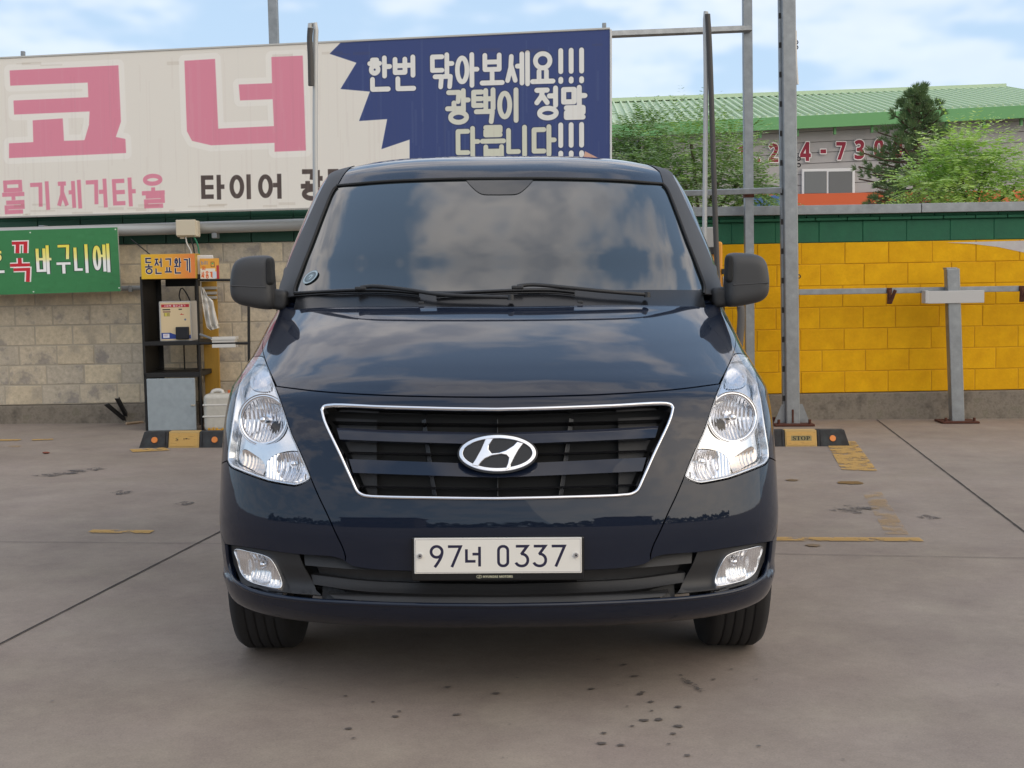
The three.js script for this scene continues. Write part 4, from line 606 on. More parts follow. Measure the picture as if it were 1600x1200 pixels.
function curve(pts, n = 10, closed = false) {   // smooth pixel path
  const c = new THREE.CatmullRomCurve3(pts.map(([x, y]) => V(x, y, 0)), closed, 'centripetal'); return c.getPoints((pts.length - (closed ? 0 : 1)) * n).map((p) => [p.x, p.y]).slice(0, closed ? -1 : undefined);
}
const on = (S, pts) => pts.map(([x, y]) => S.solve(x, y));
function inset(poly, d) {   // shrink a (t*KT, v) polygon
  const a = THREE.ShapeUtils.area(poly.map((p) => new THREE.Vector2(...p))) > 0 ? 1 : -1, n = poly.length;
  return poly.map((p, i) => { const q = poly[(i + n - 1) % n], r = poly[(i + 1) % n], e1 = [p[0] - q[0], p[1] - q[1]], e2 = [r[0] - p[0], r[1] - p[1]], l1 = Math.hypot(...e1) || 1, l2 = Math.hypot(...e2) || 1, nx = -(e1[1] / l1 + e2[1] / l2), ny = e1[0] / l1 + e2[0] / l2, l = Math.hypot(nx, ny) || 1; return [p[0] + a * d * nx / l, p[1] + a * d * ny / l]; });
}
const dedupe = (poly) => poly.filter((p, i) => { const q = poly[(i + poly.length - 1) % poly.length]; return Math.hypot(p[0] - q[0], p[1] - q[1]) > 4e-4; });
function panel(S, outline, { holes = [], off = 0, gap = 0.003, hem = 0.012, holeHem = 0.012, edge = 0.035 } = {}) {
  const O = inset(dedupe(outline.map(([t, v]) => [t * KT, v])), gap), H = holes.map((h) => dedupe(h.map(([t, v]) => [t * KT, v])));
  const c = O.map((p) => new THREE.Vector2(...p)), hs = H.map((h) => h.map((p) => new THREE.Vector2(...p)));
  if (THREE.ShapeUtils.isClockWise(c)) c.reverse(); hs.forEach((h) => { if (!THREE.ShapeUtils.isClockWise(h)) h.reverse(); });
  const faces = THREE.ShapeUtils.triangulateShape(c, hs), all = [c, ...hs].flat(), pos = []; for (const f of faces) for (const i of f) pos.push(all[i].x, all[i].y, 0);
  let g = new THREE.BufferGeometry(); g.setAttribute('position', new THREE.Float32BufferAttribute(pos, 3)); g = new TessellateModifier(edge, 12).modify(g);
  const q = g.attributes.position, nor = new Float32Array(q.count * 3), uv = new Float32Array(q.count * 2);
  for (let i = 0; i < q.count; i++) { const t = q.getX(i) / KT, v = q.getY(i), p = S.P(t, v), m = S.N(t, v); p.addScaledVector(m, off); q.setXYZ(i, p.x, p.y, p.z); m.toArray(nor, 3 * i); uv[2 * i] = p.x; uv[2 * i + 1] = p.y; }
  const a = V(0, 0, 0), b = V(0, 0, 0), e = V(0, 0, 0), keep = { p: [], n: [], u: [] };
  for (let i = 0; i < q.count; i += 3) { a.fromBufferAttribute(q, i); b.fromBufferAttribute(q, i + 1).sub(a); e.fromBufferAttribute(q, i + 2).sub(a); b.cross(e); const s = b.x * nor[3 * i] + b.y * nor[3 * i + 1] + b.z * nor[3 * i + 2]; for (const k of s < 0 ? [0, 2, 1] : [0, 1, 2]) { keep.p.push(q.getX(i + k), q.getY(i + k), q.getZ(i + k)); keep.n.push(nor[3 * (i + k)], nor[3 * (i + k) + 1], nor[3 * (i + k) + 2]); keep.u.push(uv[2 * (i + k)], uv[2 * (i + k) + 1]); } }
  const main = new THREE.BufferGeometry(); main.setAttribute('position', new THREE.Float32BufferAttribute(keep.p, 3)); main.setAttribute('normal', new THREE.Float32BufferAttribute(keep.n, 3)); main.setAttribute('uv', new THREE.Float32BufferAttribute(keep.u, 2));
  const list = [main]; if (hem) list.push(skirt(S, c.map((p) => [p.x / KT, p.y]), off, off - hem)); if (holeHem) hs.forEach((h) => list.push(skirt(S, h.map((p) => [p.x / KT, p.y]), off, off - holeHem)));
  return merge(list);
}
function skirt(S, loop, o0, o1) {   // wall standing on a closed outline
  const pos = [], n = loop.length; for (let i = 0; i < n; i++) { const A = loop[i], B = loop[(i + 1) % n], m = Math.max(1, Math.ceil(Math.hypot((A[0] - B[0]) * KT, A[1] - B[1]) / 0.03)); for (let k = 0; k < m; k++) { const f = (x) => [A[0] + (B[0] - A[0]) * x, A[1] + (B[1] - A[1]) * x], a = f(k / m), b = f((k + 1) / m), na = S.N(...a), nb = S.N(...b), p = S.P(...a), r = S.P(...b), [p0, p1, r0, r1] = [p.clone().addScaledVector(na, o0), p.addScaledVector(na, o1), r.clone().addScaledVector(nb, o0), r.addScaledVector(nb, o1)]; for (const w of [p0, p1, r0, r0, p1, r1]) pos.push(w.x, w.y, w.z); } }
  const g = new THREE.BufferGeometry(); g.setAttribute('position', new THREE.Float32BufferAttribute(pos, 3)); g.computeVertexNormals(); g.setAttribute('uv', new THREE.Float32BufferAttribute(new Float32Array(pos.length / 3 * 2), 2)); return g;
}
function grid3(nu, nv, f) {   // smooth sheet f(u, v) -> Vector3
  const pos = [], idx = [], uv = []; for (let j = 0; j <= nv; j++) for (let i = 0; i <= nu; i++) { const p = f(i / nu, j / nv); pos.push(p.x, p.y, p.z); uv.push(i / nu, j / nv); if (i < nu && j < nv) { const a = j * (nu + 1) + i; idx.push(a, a + 1, a + nu + 1, a + 1, a + nu + 2, a + nu + 1); } }
  const g = new THREE.BufferGeometry(); g.setAttribute('position', new THREE.Float32BufferAttribute(pos, 3)); g.setAttribute('uv', new THREE.Float32BufferAttribute(uv, 2)); g.setIndex(idx); g.computeVertexNormals(); return g;
}
function loopBand(S, loop, width, prof) {   // trim of given width following a closed outline; prof [[0..1 across, height]]
  const L = dedupe(loop.map(([t, v]) => [t * KT, v])), rings = prof.map(([u, h]) => inset(L, u * width).map(([x, v]) => S.P(x / KT, v).addScaledVector(S.N(x / KT, v), h))), n = L.length;
  const pos = [], idx = [], m = prof.length; rings.forEach((r) => r.forEach((p) => pos.push(p.x, p.y, p.z))); for (let k = 0; k + 1 < m; k++) for (let i = 0; i < n; i++) { const a = k * n + i, b = k * n + (i + 1) % n; idx.push(a, b, a + n, b, b + n, a + n); }
  const g = new THREE.BufferGeometry(); g.setAttribute('position', new THREE.Float32BufferAttribute(pos, 3)); g.setIndex(idx); g.computeVertexNormals(); g.setAttribute('uv', new THREE.Float32BufferAttribute(new Float32Array(n * m * 2), 2)); return g;
}
const lerp2 = (A, s) => { const k = clamp(s) * (A.length - 1), i = Math.min(A.length - 2, Math.floor(k)), f = k - i; return [A[i][0] + (A[i + 1][0] - A[i][0]) * f, A[i][1] + (A[i + 1][1] - A[i][1]) * f]; };
function slat(S, topPx, botPx, oTop, oBot, thick) {   // bar across the whole front from left-hand pixel edges (mirrored), face leaning between two depths
  const T = on(S, curve(topPx, 8)), B = on(S, curve(botPx, 8)), f = (u, w, d) => { const s = u < 0.5 ? u * 2 : (1 - u) * 2, sg = u < 0.5 ? 1 : -1, a = lerp2(T, s), b = lerp2(B, s), t = a[0] + (b[0] - a[0]) * w, v = a[1] + (b[1] - a[1]) * w; return S.P(sg * t, v).addScaledVector(S.N(sg * t, v), oTop + (oBot - oTop) * w - d); };
  return merge([grid3(72, 4, (u, w) => f(u, 1 - w, 0)), grid3(72, 1, (u, w) => f(u, 0, w ? 0 : thick)), grid3(72, 1, (u, w) => f(u, 1, w ? thick : 0))]);
}

// ---- outlines, from left-hand pixels of the photograph
const hoodEdge = on(LO, curve([[443, 470], [437, 477], [425, 500], [415, 524], [410, 540], [417, 570], [432, 604]], 6));
const hoodFront = on(LO, curve([[432, 604], [500, 612], [600, 618], [700, 620.5], [773, 621]], 6)); hoodFront[hoodFront.length - 1][0] = 0;
const cowl = on(LO, curve([[773, 473], [600, 473], [500, 472.5], [460, 472.5], [443, 470]], 4)); cowl[0][0] = 0;
const lampPx = [[411, 557], [430.5, 604], [443, 640], [455.5, 677.5], [471, 711], [485, 745.7], [476.5, 754], [459.4, 759.4], [418.7, 752.3], [384.6, 740.5], [361, 730.5], [354.5, 720], [355, 703.7], [360.5, 667], [367, 625], [377, 588], [384, 562]];
const lamp = on(LO, lampPx.flatMap((p, i) => { const q = lampPx[(i + 1) % lampPx.length], r = lampPx[(i + lampPx.length - 1) % lampPx.length], s = lampPx[(i + 2) % lampPx.length]; return [0, 0.25, 0.5, 0.75].map((f) => [0, 1].map((k) => { const lin1 = p[k] + (q[k] - p[k]) * f, m0 = (q[k] - r[k]) / 2, m1 = (s[k] - p[k]) / 2, f2 = f * f, f3 = f2 * f; return 0.5 * lin1 + 0.5 * ((2 * f3 - 3 * f2 + 1) * p[k] + (f3 - 2 * f2 + f) * m0 + (-2 * f3 + 3 * f2) * q[k] + (f3 - f2) * m1); })); }));
const nL = 4, lampInner = lamp.slice(1 * nL, 5 * nL + 1), lampBottom = lamp.slice(5 * nL, 11 * nL + 1), lampOuter = [...lamp.slice(11 * nL), lamp[0]];   // inner edge from the hood corner down, bottom edge outwards, outer edge up to the top
const arch = (z0, a0, a1, n = 16) => Array.from({ length: n + 1 }, (_, i) => { const a = a0 + (a1 - a0) * i / n; return LO.inv(Math.max(0.252, 0.353 + 0.405 * Math.sin(a)), z0 + 0.405 * Math.cos(a), -1); });
const ZF = -0.80, ZR = -4.075, aTop = Math.asin((0.70 - 0.353) / 0.405);
// bonnet
part(van, 'hood', panel(LO, [...cowl, ...hoodEdge.slice(1), ...hoodFront.slice(1), ...mir(hoodFront).slice(1), ...mir(hoodEdge).slice(1), ...mir(cowl).slice(1, -1)], { gap: 0.0045 }), paint);
// front bumper with the openings for grille and lower intake
const grillPx = [[501, 641], [505, 634.5], [514, 631.5], [600, 634], [700, 636.5], [773, 637.5]], grillPx2 = [[501, 641], [506, 660], [530, 712], [548, 752], [557, 770], [567, 776.5], [580, 778.5], [680, 781], [773, 782]];
const gUp = on(LO, curve(grillPx, 6)), gDn = on(LO, curve(grillPx2, 6)); gUp[gUp.length - 1][0] = 0; gDn[gDn.length - 1][0] = 0;
const grillLoop = [...gUp, ...mir(gUp).slice(1), ...mir(gDn).slice(1), ...gDn.slice(0, 0)]; { const back = [...gDn].reverse(); grillLoop.length = 0; grillLoop.push(...gUp, ...mir(gUp).slice(1), ...gDn.map(([t, v]) => [-t, v]).slice(1), ...back.slice(1, -1)); }
const openPx = [[352.5, 851], [400, 858], [462, 866.5], [530, 873], [548, 884], [580, 890], [640, 893], [773, 895]], openPx2 = [[352.5, 851], [357, 884], [366, 906], [382, 919], [410, 929], [470, 938], [560, 943.5], [660, 946.5], [773, 947.5]];
const oUp = on(LO, curve(openPx, 6)), oDn = on(LO, curve(openPx2, 6)); oUp[oUp.length - 1][0] = 0; oDn[oDn.length - 1][0] = 0;
const openLoop = [...oUp, ...oUp.map(([t, v]) => [-t, v]).reverse().slice(1), ...oDn.map(([t, v]) => [-t, v]).slice(1), ...[...oDn].reverse().slice(1, -1)];
const aCut = Math.asin((0.56 - 0.353) / 0.405), archUp = arch(ZF, aTop, aCut, 8), archLow = arch(ZF, aCut, -0.25, 12), low = archLow[archLow.length - 1], bottomRow = Array.from({ length: 9 }, (_, i) => [low[0] * 0.985 * (1 - i / 8), 0.002]);
const seamRaw = on(LO, curve([[485, 746], [499, 778], [512, 805], [524, 832], [536, 857], [541, 874]], 4)), iS = oUp.reduce((b, p, i) => Math.hypot((p[0] - seamRaw[seamRaw.length - 1][0]) * KT, p[1] - seamRaw[seamRaw.length - 1][1]) < Math.hypot((oUp[b][0] - seamRaw[seamRaw.length - 1][0]) * KT, oUp[b][1] - seamRaw[seamRaw.length - 1][1]) ? i : b, 0), seam = [...seamRaw.slice(1, -1), oUp[iS]];
const fasciaHalf = [...[...hoodFront].reverse().slice(0, -1), ...lampInner, ...seam, ...oUp.slice(iS + 1)];
part(van, 'front_fascia', panel(LO, [...fasciaHalf, ...mir(fasciaHalf).slice(1, -1)], { holes: [grillLoop], holeHem: 0.03, gap: 0.0025 }), paint);
const corner = [lampBottom[0], ...lampBottom.slice(1), ...archUp, oUp[0], ...oUp.slice(1, iS + 1), ...[...seam].reverse().slice(1)];
for (const s of [1, -1]) part(van, 'bumper_corner', panel(LO, s > 0 ? corner : mir(corner), { gap: 0.0025, hem: 0.03 }), paint);
const lipHalf = [...[...oDn].reverse(), ...archLow, ...bottomRow];
part(van, 'bumper_lip', merge([panel(LO, [...lipHalf, ...mir(lipHalf).slice(1, -1)], { gap: 0.001, hem: 0.02 }), tube([...oDn, ...oDn.map(([t, v]) => [-t, v]).reverse().slice(1)].filter((_, i) => i % 2 === 0).map(([t, v]) => LO.P(t, v).addScaledVector(LO.N(t, v), -0.004)), 0.008, 120, 10)]), paint);
// wings and sides
{
  const rear = [0.3, 0.6, 0.9, 1.2, 1.275].map((y) => LO.inv(y, -4.9, -1)), beltV = LO.vmax - 0.01, archRear = arch(ZR, Math.PI + 0.16, -0.16, 24).reverse(), archF2 = arch(ZF, Math.PI + 0.16, aTop, 24).reverse();
  const belt = [[rear[4][0], beltV], [-2.6, beltV], [-1.9, beltV], [-1.5, beltV], [-1.35, beltV], [hoodEdge[0][0] - 0.06, beltV - 0.02]];
  const side = [...belt, ...hoodEdge, ...[lamp[0]], ...[...lampOuter].reverse().slice(1), ...archF2, ...archRear.reverse(), ...rear.slice(0, 4)];
  const outline = [...belt, ...hoodEdge.slice(0, -1), ...lamp.slice(0, nL).reverse(), ...[...lampOuter].reverse().slice(1), ...archF2, LO.inv(0.3, -2.2, -1), LO.inv(0.3, -3.4, -1), ...archRear, ...rear.slice(0, 4)];
  for (const s of [1, -1]) part(van, 'side_panel', panel(LO, s > 0 ? outline : mir(outline), { edge: 0.06 }), paint);
}
part(van, 'inner_shell', grid3(50, 50, (u, w) => { const t = (u - 0.5) * 2.86, v = 0.01 + w * (LO.vmax - 0.03); return LO.P(t, v).addScaledVector(LO.N(t, v), -0.085); }), voidM);
part(van, 'underbody', box(1.5, 0.2, 4.5, 0, 0.42, -2.55, 0.02), voidM);
part(van, 'tailgate', box(1.78, 1.5, 0.06, 0, 1.05, -4.92, 0.03), paint);
for (const s of [-1, 1]) for (const z of [ZF, ZR]) { const g = new THREE.CylinderGeometry(0.43, 0.43, 0.3, 32, 1, true, Math.PI / 2 - 0.1 + Math.PI, Math.PI + 0.2).rotateZ(Math.PI / 2); const c = new THREE.CylinderGeometry(0.43, 0.43, 0.3, 32, 1, true, -0.12, Math.PI + 0.24).rotateZ(Math.PI / 2); part(van, 'wheel_arch_liner', c.translate(s * 0.775, 0.36, z), voidM); }

// ---- grille
{
  const g = new THREE.Group(); g.name = 'grille'; van.add(g);
  part(g, 'chrome_surround', loopBand(LO, grillLoop, 0.0125, [[-0.12, -0.012], [0, 0.003], [0.25, 0.0075], [0.6, 0.008], [0.9, 0.004], [1, -0.002], [1.05, -0.03]]), chrome);
  const bars = [[[[520, 663], [600, 667], [773, 672]], [[529, 685], [600, 688], [773, 693.5]]], [[[540, 715], [620, 718], [773, 723.5]], [[550, 738], [620, 740.5], [773, 745.5]]]];
  for (const [a, b] of bars) part(g, 'painted_bar', slat(LO, a, b, -0.034, -0.012, 0.03), paint);
  const slats = [[[[512, 650], [600, 652.5], [773, 655]], [[513, 652.5], [600, 655], [773, 658]]], [[[535, 702], [620, 704], [773, 706]], [[536, 705], [620, 707], [773, 709.5]]], [[[555, 757], [640, 759], [773, 761]], [[556, 760], [640, 762], [773, 764.5]]]];
  for (const [a, b] of slats) part(g, 'slat', slat(LO, a, b, -0.04, -0.035, 0.03), gloss);
  for (const x of [662, 773.5]) for (const s of x > 770 ? [1] : [1, -1]) { const a = LO.solve(x - 4, 642), b = LO.solve(x + (x > 770 ? 0 : 14), 776), f = ([t, v]) => LO.P(x > 770 ? 0 : s * t, v).addScaledVector(LO.N(s * t, v), -0.066); part(g, 'stay', bar(f(a), f(b), 0.004, 0.02), gloss); }
  for (const s of [1, -1]) { const o = on(LO, [[513, 640], [582, 643], [582, 774], [567, 770]]); part(g, 'blanking_plate', panel(LO, s > 0 ? o : mir(o), { off: -0.062, hem: 0, gap: 0 }), blackPlastic); }
  // oval emblem
  const [, ev] = LO.solve(773, 708), em = new THREE.Group(); em.name = 'emblem'; g.add(em); em.position.copy(LO.P(0.0001, ev)).addScaledVector(LO.N(0.0001, ev), 0.002); em.quaternion.setFromUnitVectors(V(0, 0, 1), LO.N(0.0001, ev)); const k = 1 / 6.667 / 502, E = (x, y) => new THREE.Vector2((x - 760) * k, -(y - 452) * k);
  const oval = (a, b) => { const s = new THREE.Shape(); s.absellipse(0, 0, a, b, 0, Math.PI * 2); return s; }, a = 398 * k, b = 188 * k, bev = { bevelEnabled: true, bevelSize: 0.0016, bevelThickness: 0.002, bevelSegments: 3, curveSegments: 64 };
  part(em, 'backing', new THREE.ExtrudeGeometry(oval(a * 1.05, b * 1.11), { depth: 0.01, ...bev }).translate(0, 0, -0.022), gloss);
  const ring = oval(a, b); ring.holes.push(oval(a - 30 * k, b - 26 * k)); part(em, 'oval_ring', new THREE.ExtrudeGeometry(ring, { depth: 0.006, ...bev }).translate(0, 0, -0.008), chrome);
  const H = new THREE.Shape(), c = [[632, 300], [720, 296], [672, 372], [668, 410], [700, 452], [770, 446], [850, 420], [925, 372], [965, 330], [1036, 350], [985, 420], [940, 500], [900, 580], [892, 622], [836, 634], [866, 560], [876, 505], [850, 476], [800, 466], [700, 482], [630, 512], [590, 550], [556, 598], [486, 580], [530, 510], [580, 420]];
  H.moveTo(...E(...c[0]).toArray()); for (let i = 1; i < c.length; i++) H.lineTo(...E(...c[i]).toArray()); H.closePath();
  part(em, 'slanted_letter', new THREE.ExtrudeGeometry(H, { depth: 0.004, ...bev, bevelSize: 0.003, bevelOffset: -0.003, bevelThickness: 0.005 }).translate(0, 0, -0.008), chrome);
}
// ---- lower intake and fog lamps
{
  const bez = [...curve([[354, 852.5], [400, 859.5], [461, 867.5]], 5), ...curve([[464, 868], [474, 892], [487, 912], [500, 928]], 5), ...curve([[497, 934], [470, 932.5], [410, 924], [384, 914.5], [369, 902], [359, 884]], 5)];
  const fogPx = curve([[366, 858.5], [390, 862], [412, 867.5], [422, 873], [431, 887], [440.5, 913], [437, 918], [415, 915.5], [386, 906.5], [376, 895.5], [369.5, 876]], 5, true);
  for (const s of [1, -1]) { const o = on(LO, bez), h = on(LO, fogPx); part(van, 'fog_lamp_bezel', panel(LO, s > 0 ? o : mir(o), { off: -0.014, hem: 0.004, gap: 0.001, holes: [s > 0 ? h : mir(h)] }), blackPlastic); }
  const ig = new THREE.Group(); ig.name = 'lower_intake'; van.add(ig);
  const S3 = [[[[468, 868], [540, 877], [640, 884], [773, 886]], [[474, 885], [545, 891], [640, 895], [773, 897]], -0.03, -0.012], [[[480, 903], [560, 911], [660, 914.5], [773, 915.5]], [[486, 913], [560, 921], [660, 924.5], [773, 925.5]], -0.03, -0.012], [[[505, 931], [580, 937], [660, 940], [773, 941]], [[520, 939], [580, 943], [660, 946], [773, 947]], -0.03, -0.014]];
  for (const [a, b, o, q] of S3) part(ig, 'slat', slat(LO, a, b, o, q, 0.04), blackPlastic);
  for (const s of [1, -1]) { const o = on(LO, [[474, 872], [652, 890], [652, 944], [505, 936]]); part(ig, 'blanking_plate', panel(LO, s > 0 ? o : mir(o), { off: -0.05, hem: 0, gap: 0 }), blackPlastic); }
  for (const s of [1, -1]) {
    const fl = new THREE.Group(); fl.name = 'fog_lamp'; van.add(fl); const o = on(LO, fogPx), q = s > 0 ? o : mir(o);
    part(fl, 'trim_ring', loopBand(LO, q, 0.004, [[-0.1, -0.02], [0, -0.003], [0.5, 0.0], [1, -0.003], [1, -0.01]]), silver);
    part(fl, 'housing_wall', skirt(LO, q, -0.004, -0.045), silver);
    part(fl, 'lens', panel(LO, q, { off: -0.003, hem: 0, gap: 0.005 }), lensM);
    const ctr = LO.solve(402, 887), f = (u, w) => { const t = ctr[0] + (u - 0.5) * 0.17, v = ctr[1] + (w - 0.5) * 0.12; const r2 = (u - 0.5) ** 2 * 4 + (w - 0.5) ** 2 * 4; return LO.P(s * t, v).addScaledVector(LO.N(s * t, v), -0.052 + 0.03 * r2 + 0.0035 * Math.sin(u * 75)); };
    part(fl, 'reflector', panelOver(q, (t, v) => { const a = (s * t - ctr[0]) / 0.085, b = (v - ctr[1]) / 0.06; return -0.046 + 0.034 * Math.min(1.1, a * a + b * b) + 0.004 * Math.sin(a * 22); }), phys({ color: lin(0.85, 0.85, 0.86), metalness: 0.85, roughness: 0.16 }));
    const p = LO.P(s * ctr[0], ctr[1]), n = LO.N(s * ctr[0], ctr[1]); part(fl, 'bulb_cap', new THREE.SphereGeometry(0.014, 16, 12).scale(1, 1, 1.2).translate(...p.addScaledVector(n, -0.03).toArray()), chrome);
  }
}
function panelOver(q, h) {   // sheet inside an outline at a depth that varies: used for lamp bowls
  const g = panel(LO, q, { off: 0, hem: 0, gap: 0.002, edge: 0.006 }), O = dedupe(q.map(([t, v]) => [t * KT, v])), c = inset(O, 0.002).map((p) => new THREE.Vector2(...p)); if (THREE.ShapeUtils.isClockWise(c)) c.reverse();
  const faces = THREE.ShapeUtils.triangulateShape(c, []), pos = []; for (const f of faces) for (const i of f) pos.push(c[i].x, c[i].y, 0);
  let m = new THREE.BufferGeometry(); m.setAttribute('position', new THREE.Float32BufferAttribute(pos, 3)); m = new TessellateModifier(0.005, 14).modify(m);
  const a = m.attributes.position; for (let i = 0; i < a.count; i++) { const t = a.getX(i) / KT, v = a.getY(i), p = LO.P(t, v).addScaledVector(LO.N(t, v), h(t, v)); a.setXYZ(i, p.x, p.y, p.z); }
  m.deleteAttribute('normal'); m = mergeVertices(m, 1e-5); m.computeVertexNormals(); m = m.toNonIndexed(); m.setAttribute('uv', new THREE.Float32BufferAttribute(new Float32Array(m.attributes.position.count * 2), 2)); return m;
}
// ---- headlights
for (const s of [1, -1]) {
  const hl = new THREE.Group(); hl.name = 'headlight'; van.add(hl); const o = s > 0 ? lamp : mir(lamp), ell = (px, py, r, n = 40) => { const q = on(LO, Array.from({ length: n }, (_, i) => [px + r * Math.cos(i / n * 6.2832), py + r * Math.sin(i / n * 6.2832)])); return s > 0 ? q : mir(q); };
  part(hl, 'lens', panel(LO, o, { off: 0.001, hem: 0, gap: 0.004 }), lensM);
  part(hl, 'edge_trim', loopBand(LO, o, 0.011, [[0.25, -0.02], [0.27, -0.004], [0.5, -0.003], [1, -0.008], [1.1, -0.03]]), silver);
  const main = ell(406.5, 656, 35), low1 = on(LO, curve([[424, 706], [462, 704], [478, 742], [466, 752], [440, 752], [405, 742], [406, 720]], 5, true)), low2 = on(LO, curve([[366, 700], [384, 708], [401, 722], [400, 742], [376, 734], [362, 722]], 5, true)), up1 = on(LO, curve([[388, 566], [409, 562], [420, 588], [417, 598], [384, 594]], 5, true)), sd = (q) => s > 0 ? q : mir(q);
  part(hl, 'housing', panel(LO, o, { off: -0.036, hem: 0, gap: 0.006, holes: [main, sd(low1), sd(low2), sd(up1)], holeHem: 0.012 }), silver);
  part(hl, 'housing_wall', skirt(LO, o, -0.003, -0.05), silver);
  const cen = LO.solve(406.5, 656), cp = LO.P(s * cen[0], cen[1]), cn = LO.N(s * cen[0], cen[1]), fwd = cn.clone().lerp(V(0, 0, 1), 0.75).normalize(), R = 0.073;
  const aim = (g) => g.applyQuaternion(new THREE.Quaternion().setFromUnitVectors(V(0, 0, 1), fwd)).translate(cp.x, cp.y, cp.z);
  const bowl = grid3(180, 20, (u, w) => { const a = u * 6.2832, r = R * (0.16 + 0.84 * w), x = r * Math.cos(a), y = r * Math.sin(a); return V(x, y, -0.095 + 9.5 * r * r + 0.0018 * Math.sin(x * 560) * sstep(0.1, 0.4, w) * (y < 0.035 ? 1 : 0.4)); });
  part(hl, 'main_reflector', aim(bowl), chrome);
  const ring = part(hl, 'lamp_ring', aim(new THREE.TorusGeometry(R + 0.006, 0.007, 12, 64).translate(0, 0, -0.036)), chrome);
  part(hl, 'lamp_ring', aim(new THREE.CylinderGeometry(R + 0.013, R + 0.003, 0.03, 64, 1, true).rotateX(Math.PI / 2).translate(0, 0, -0.042)), silver);
  part(hl, 'bulb_cap', aim(new THREE.LatheGeometry([[0.0, 0.034], [0.008, 0.033], [0.0125, 0.026], [0.013, 0.0], [0.012, -0.04]].map((p) => new THREE.Vector2(...p)), 24).rotateX(Math.PI / 2).translate(0, 0, -0.055)), chrome);
  const pool = (loop, c0, ampl, freq, ax, ay, mat) => part(hl, 'small_reflector', panelOver(loop, (t, v) => { const a = (s * t - c0[0]) / ax, b = (v - c0[1]) / ay; return -0.068 + 0.026 * Math.min(1.3, a * a + b * b) + ampl * Math.sin(a * freq); }), mat);
  pool(sd(low1), LO.solve(446, 724), 0.0035, 22, 0.08, 0.05, chrome); pool(sd(low2), LO.solve(382, 718), 0.002, 30, 0.12, 0.05, phys({ color: lin(0.8, 0.7, 0.62), metalness: 0.9, roughness: 0.15 })); pool(sd(up1), LO.solve(402, 580), 0.003, 34, 0.1, 0.05, chrome);
  const bp = LO.solve(447, 722), q = LO.P(s * bp[0], bp[1]).addScaledVector(LO.N(s * bp[0], bp[1]), -0.05); part(hl, 'bulb_cap', new THREE.SphereGeometry(0.013, 16, 12).translate(q.x, q.y, q.z), chrome);
}
// ---- number plate
{
  const np = new THREE.Group(); np.name = 'number_plate'; van.add(np); const [, pv] = LO.solve(773, 866), c = LO.P(0.0001, pv), nn = V(0, 0.03, 1).normalize(); np.position.copy(c).add(V(0, 0, 0.012)); np.quaternion.setFromUnitVectors(V(0, 0, 1), nn);
  part(np, 'holder', box(0.536, 0.138, 0.022, 0, -0.011, -0.004, 0.006), gloss);
  const tex = canvasTex(1320, 280, (x, w, h) => {
    x.fillStyle = '#e6e2d8'; x.fillRect(0, 0, w, h); x.strokeStyle = '#1c1838'; x.lineWidth = 22; x.lineCap = 'butt'; x.lineJoin = 'miter'; const X = (a) => (a - 105) * 2, Y = (b) => (b - 95) * 2, path = (...p) => { x.beginPath(); p.forEach((q, i) => x[i ? 'lineTo' : 'moveTo'](X(q[0]), Y(q[1]))); x.stroke(); };
    x.beginPath(); x.ellipse(X(192), Y(148), 44, 44, 0, 0, 7); x.stroke(); x.beginPath(); x.moveTo(X(214), Y(150)); x.quadraticCurveTo(X(213), Y(172), X(184), Y(210)); x.stroke();
    path([237, 127], [287, 127], [252, 210]); path([310, 138], [310, 187], [346, 187]); path([362, 128], [362, 208]); path([334, 158], [362, 158]);
    x.beginPath(); x.roundRect(X(437), Y(127), 74, 158, 34); x.stroke();
    for (const o of [0, 71]) { path([506 + o, 127], [551 + o, 127], [527 + o, 160]); x.beginPath(); x.moveTo(X(526 + o), Y(158)); x.bezierCurveTo(X(562 + o), Y(158), X(562 + o), Y(208), X(528 + o), Y(207)); x.quadraticCurveTo(X(512 + o), Y(206), X(506 + o), Y(193)); x.stroke(); }
    path([648, 127], [699, 127], [664, 210]);
    x.strokeStyle = '#8a868a'; x.lineWidth = 3; x.strokeRect(8, 8, w - 16, h - 16);
  });
  part(np, 'plate', new RoundedBoxGeometry(0.52, 0.112, 0.008, 2, 0.003).translate(0, 0, 0.008), std({ color: lin(0.6, 0.58, 0.54), roughness: 0.45 }));
  part(np, 'lettering', new THREE.PlaneGeometry(0.516, 0.108).translate(0, 0, 0.0136), std({ map: tex, roughness: 0.45 }));
  for (const s of [-1, 1]) { const b = part(np, 'bolt', new THREE.CylinderGeometry(0.0075, 0.009, 0.008, 20).rotateX(Math.PI / 2).translate(s * 0.2415, 0.001, 0.016), silver); part(b, 'socket', new THREE.CylinderGeometry(0.0035, 0.0035, 0.004, 6).rotateX(Math.PI / 2).translate(s * 0.2415, 0.001, 0.0195), voidM); }
  part(np, 'maker_strip', new THREE.PlaneGeometry(0.14, 0.015).translate(0, -0.066, 0.0075), std({ roughness: 0.4, map: canvasTex(512, 56, (x, w, h) => { x.fillStyle = '#0b0b0d'; x.fillRect(0, 0, w, h); x.strokeStyle = '#d8d4b4'; x.lineWidth = 4; x.beginPath(); x.ellipse(42, 28, 30, 17, 0, 0, 7); x.moveTo(34, 42); x.lineTo(44, 14); x.moveTo(44, 42); x.lineTo(54, 14); x.stroke(); x.fillStyle = '#d8d4b4'; x.font = 'bold 38px sans-serif'; x.fillText('HYUNDAI MOTORS', 84, 42, 420); }) }));
}
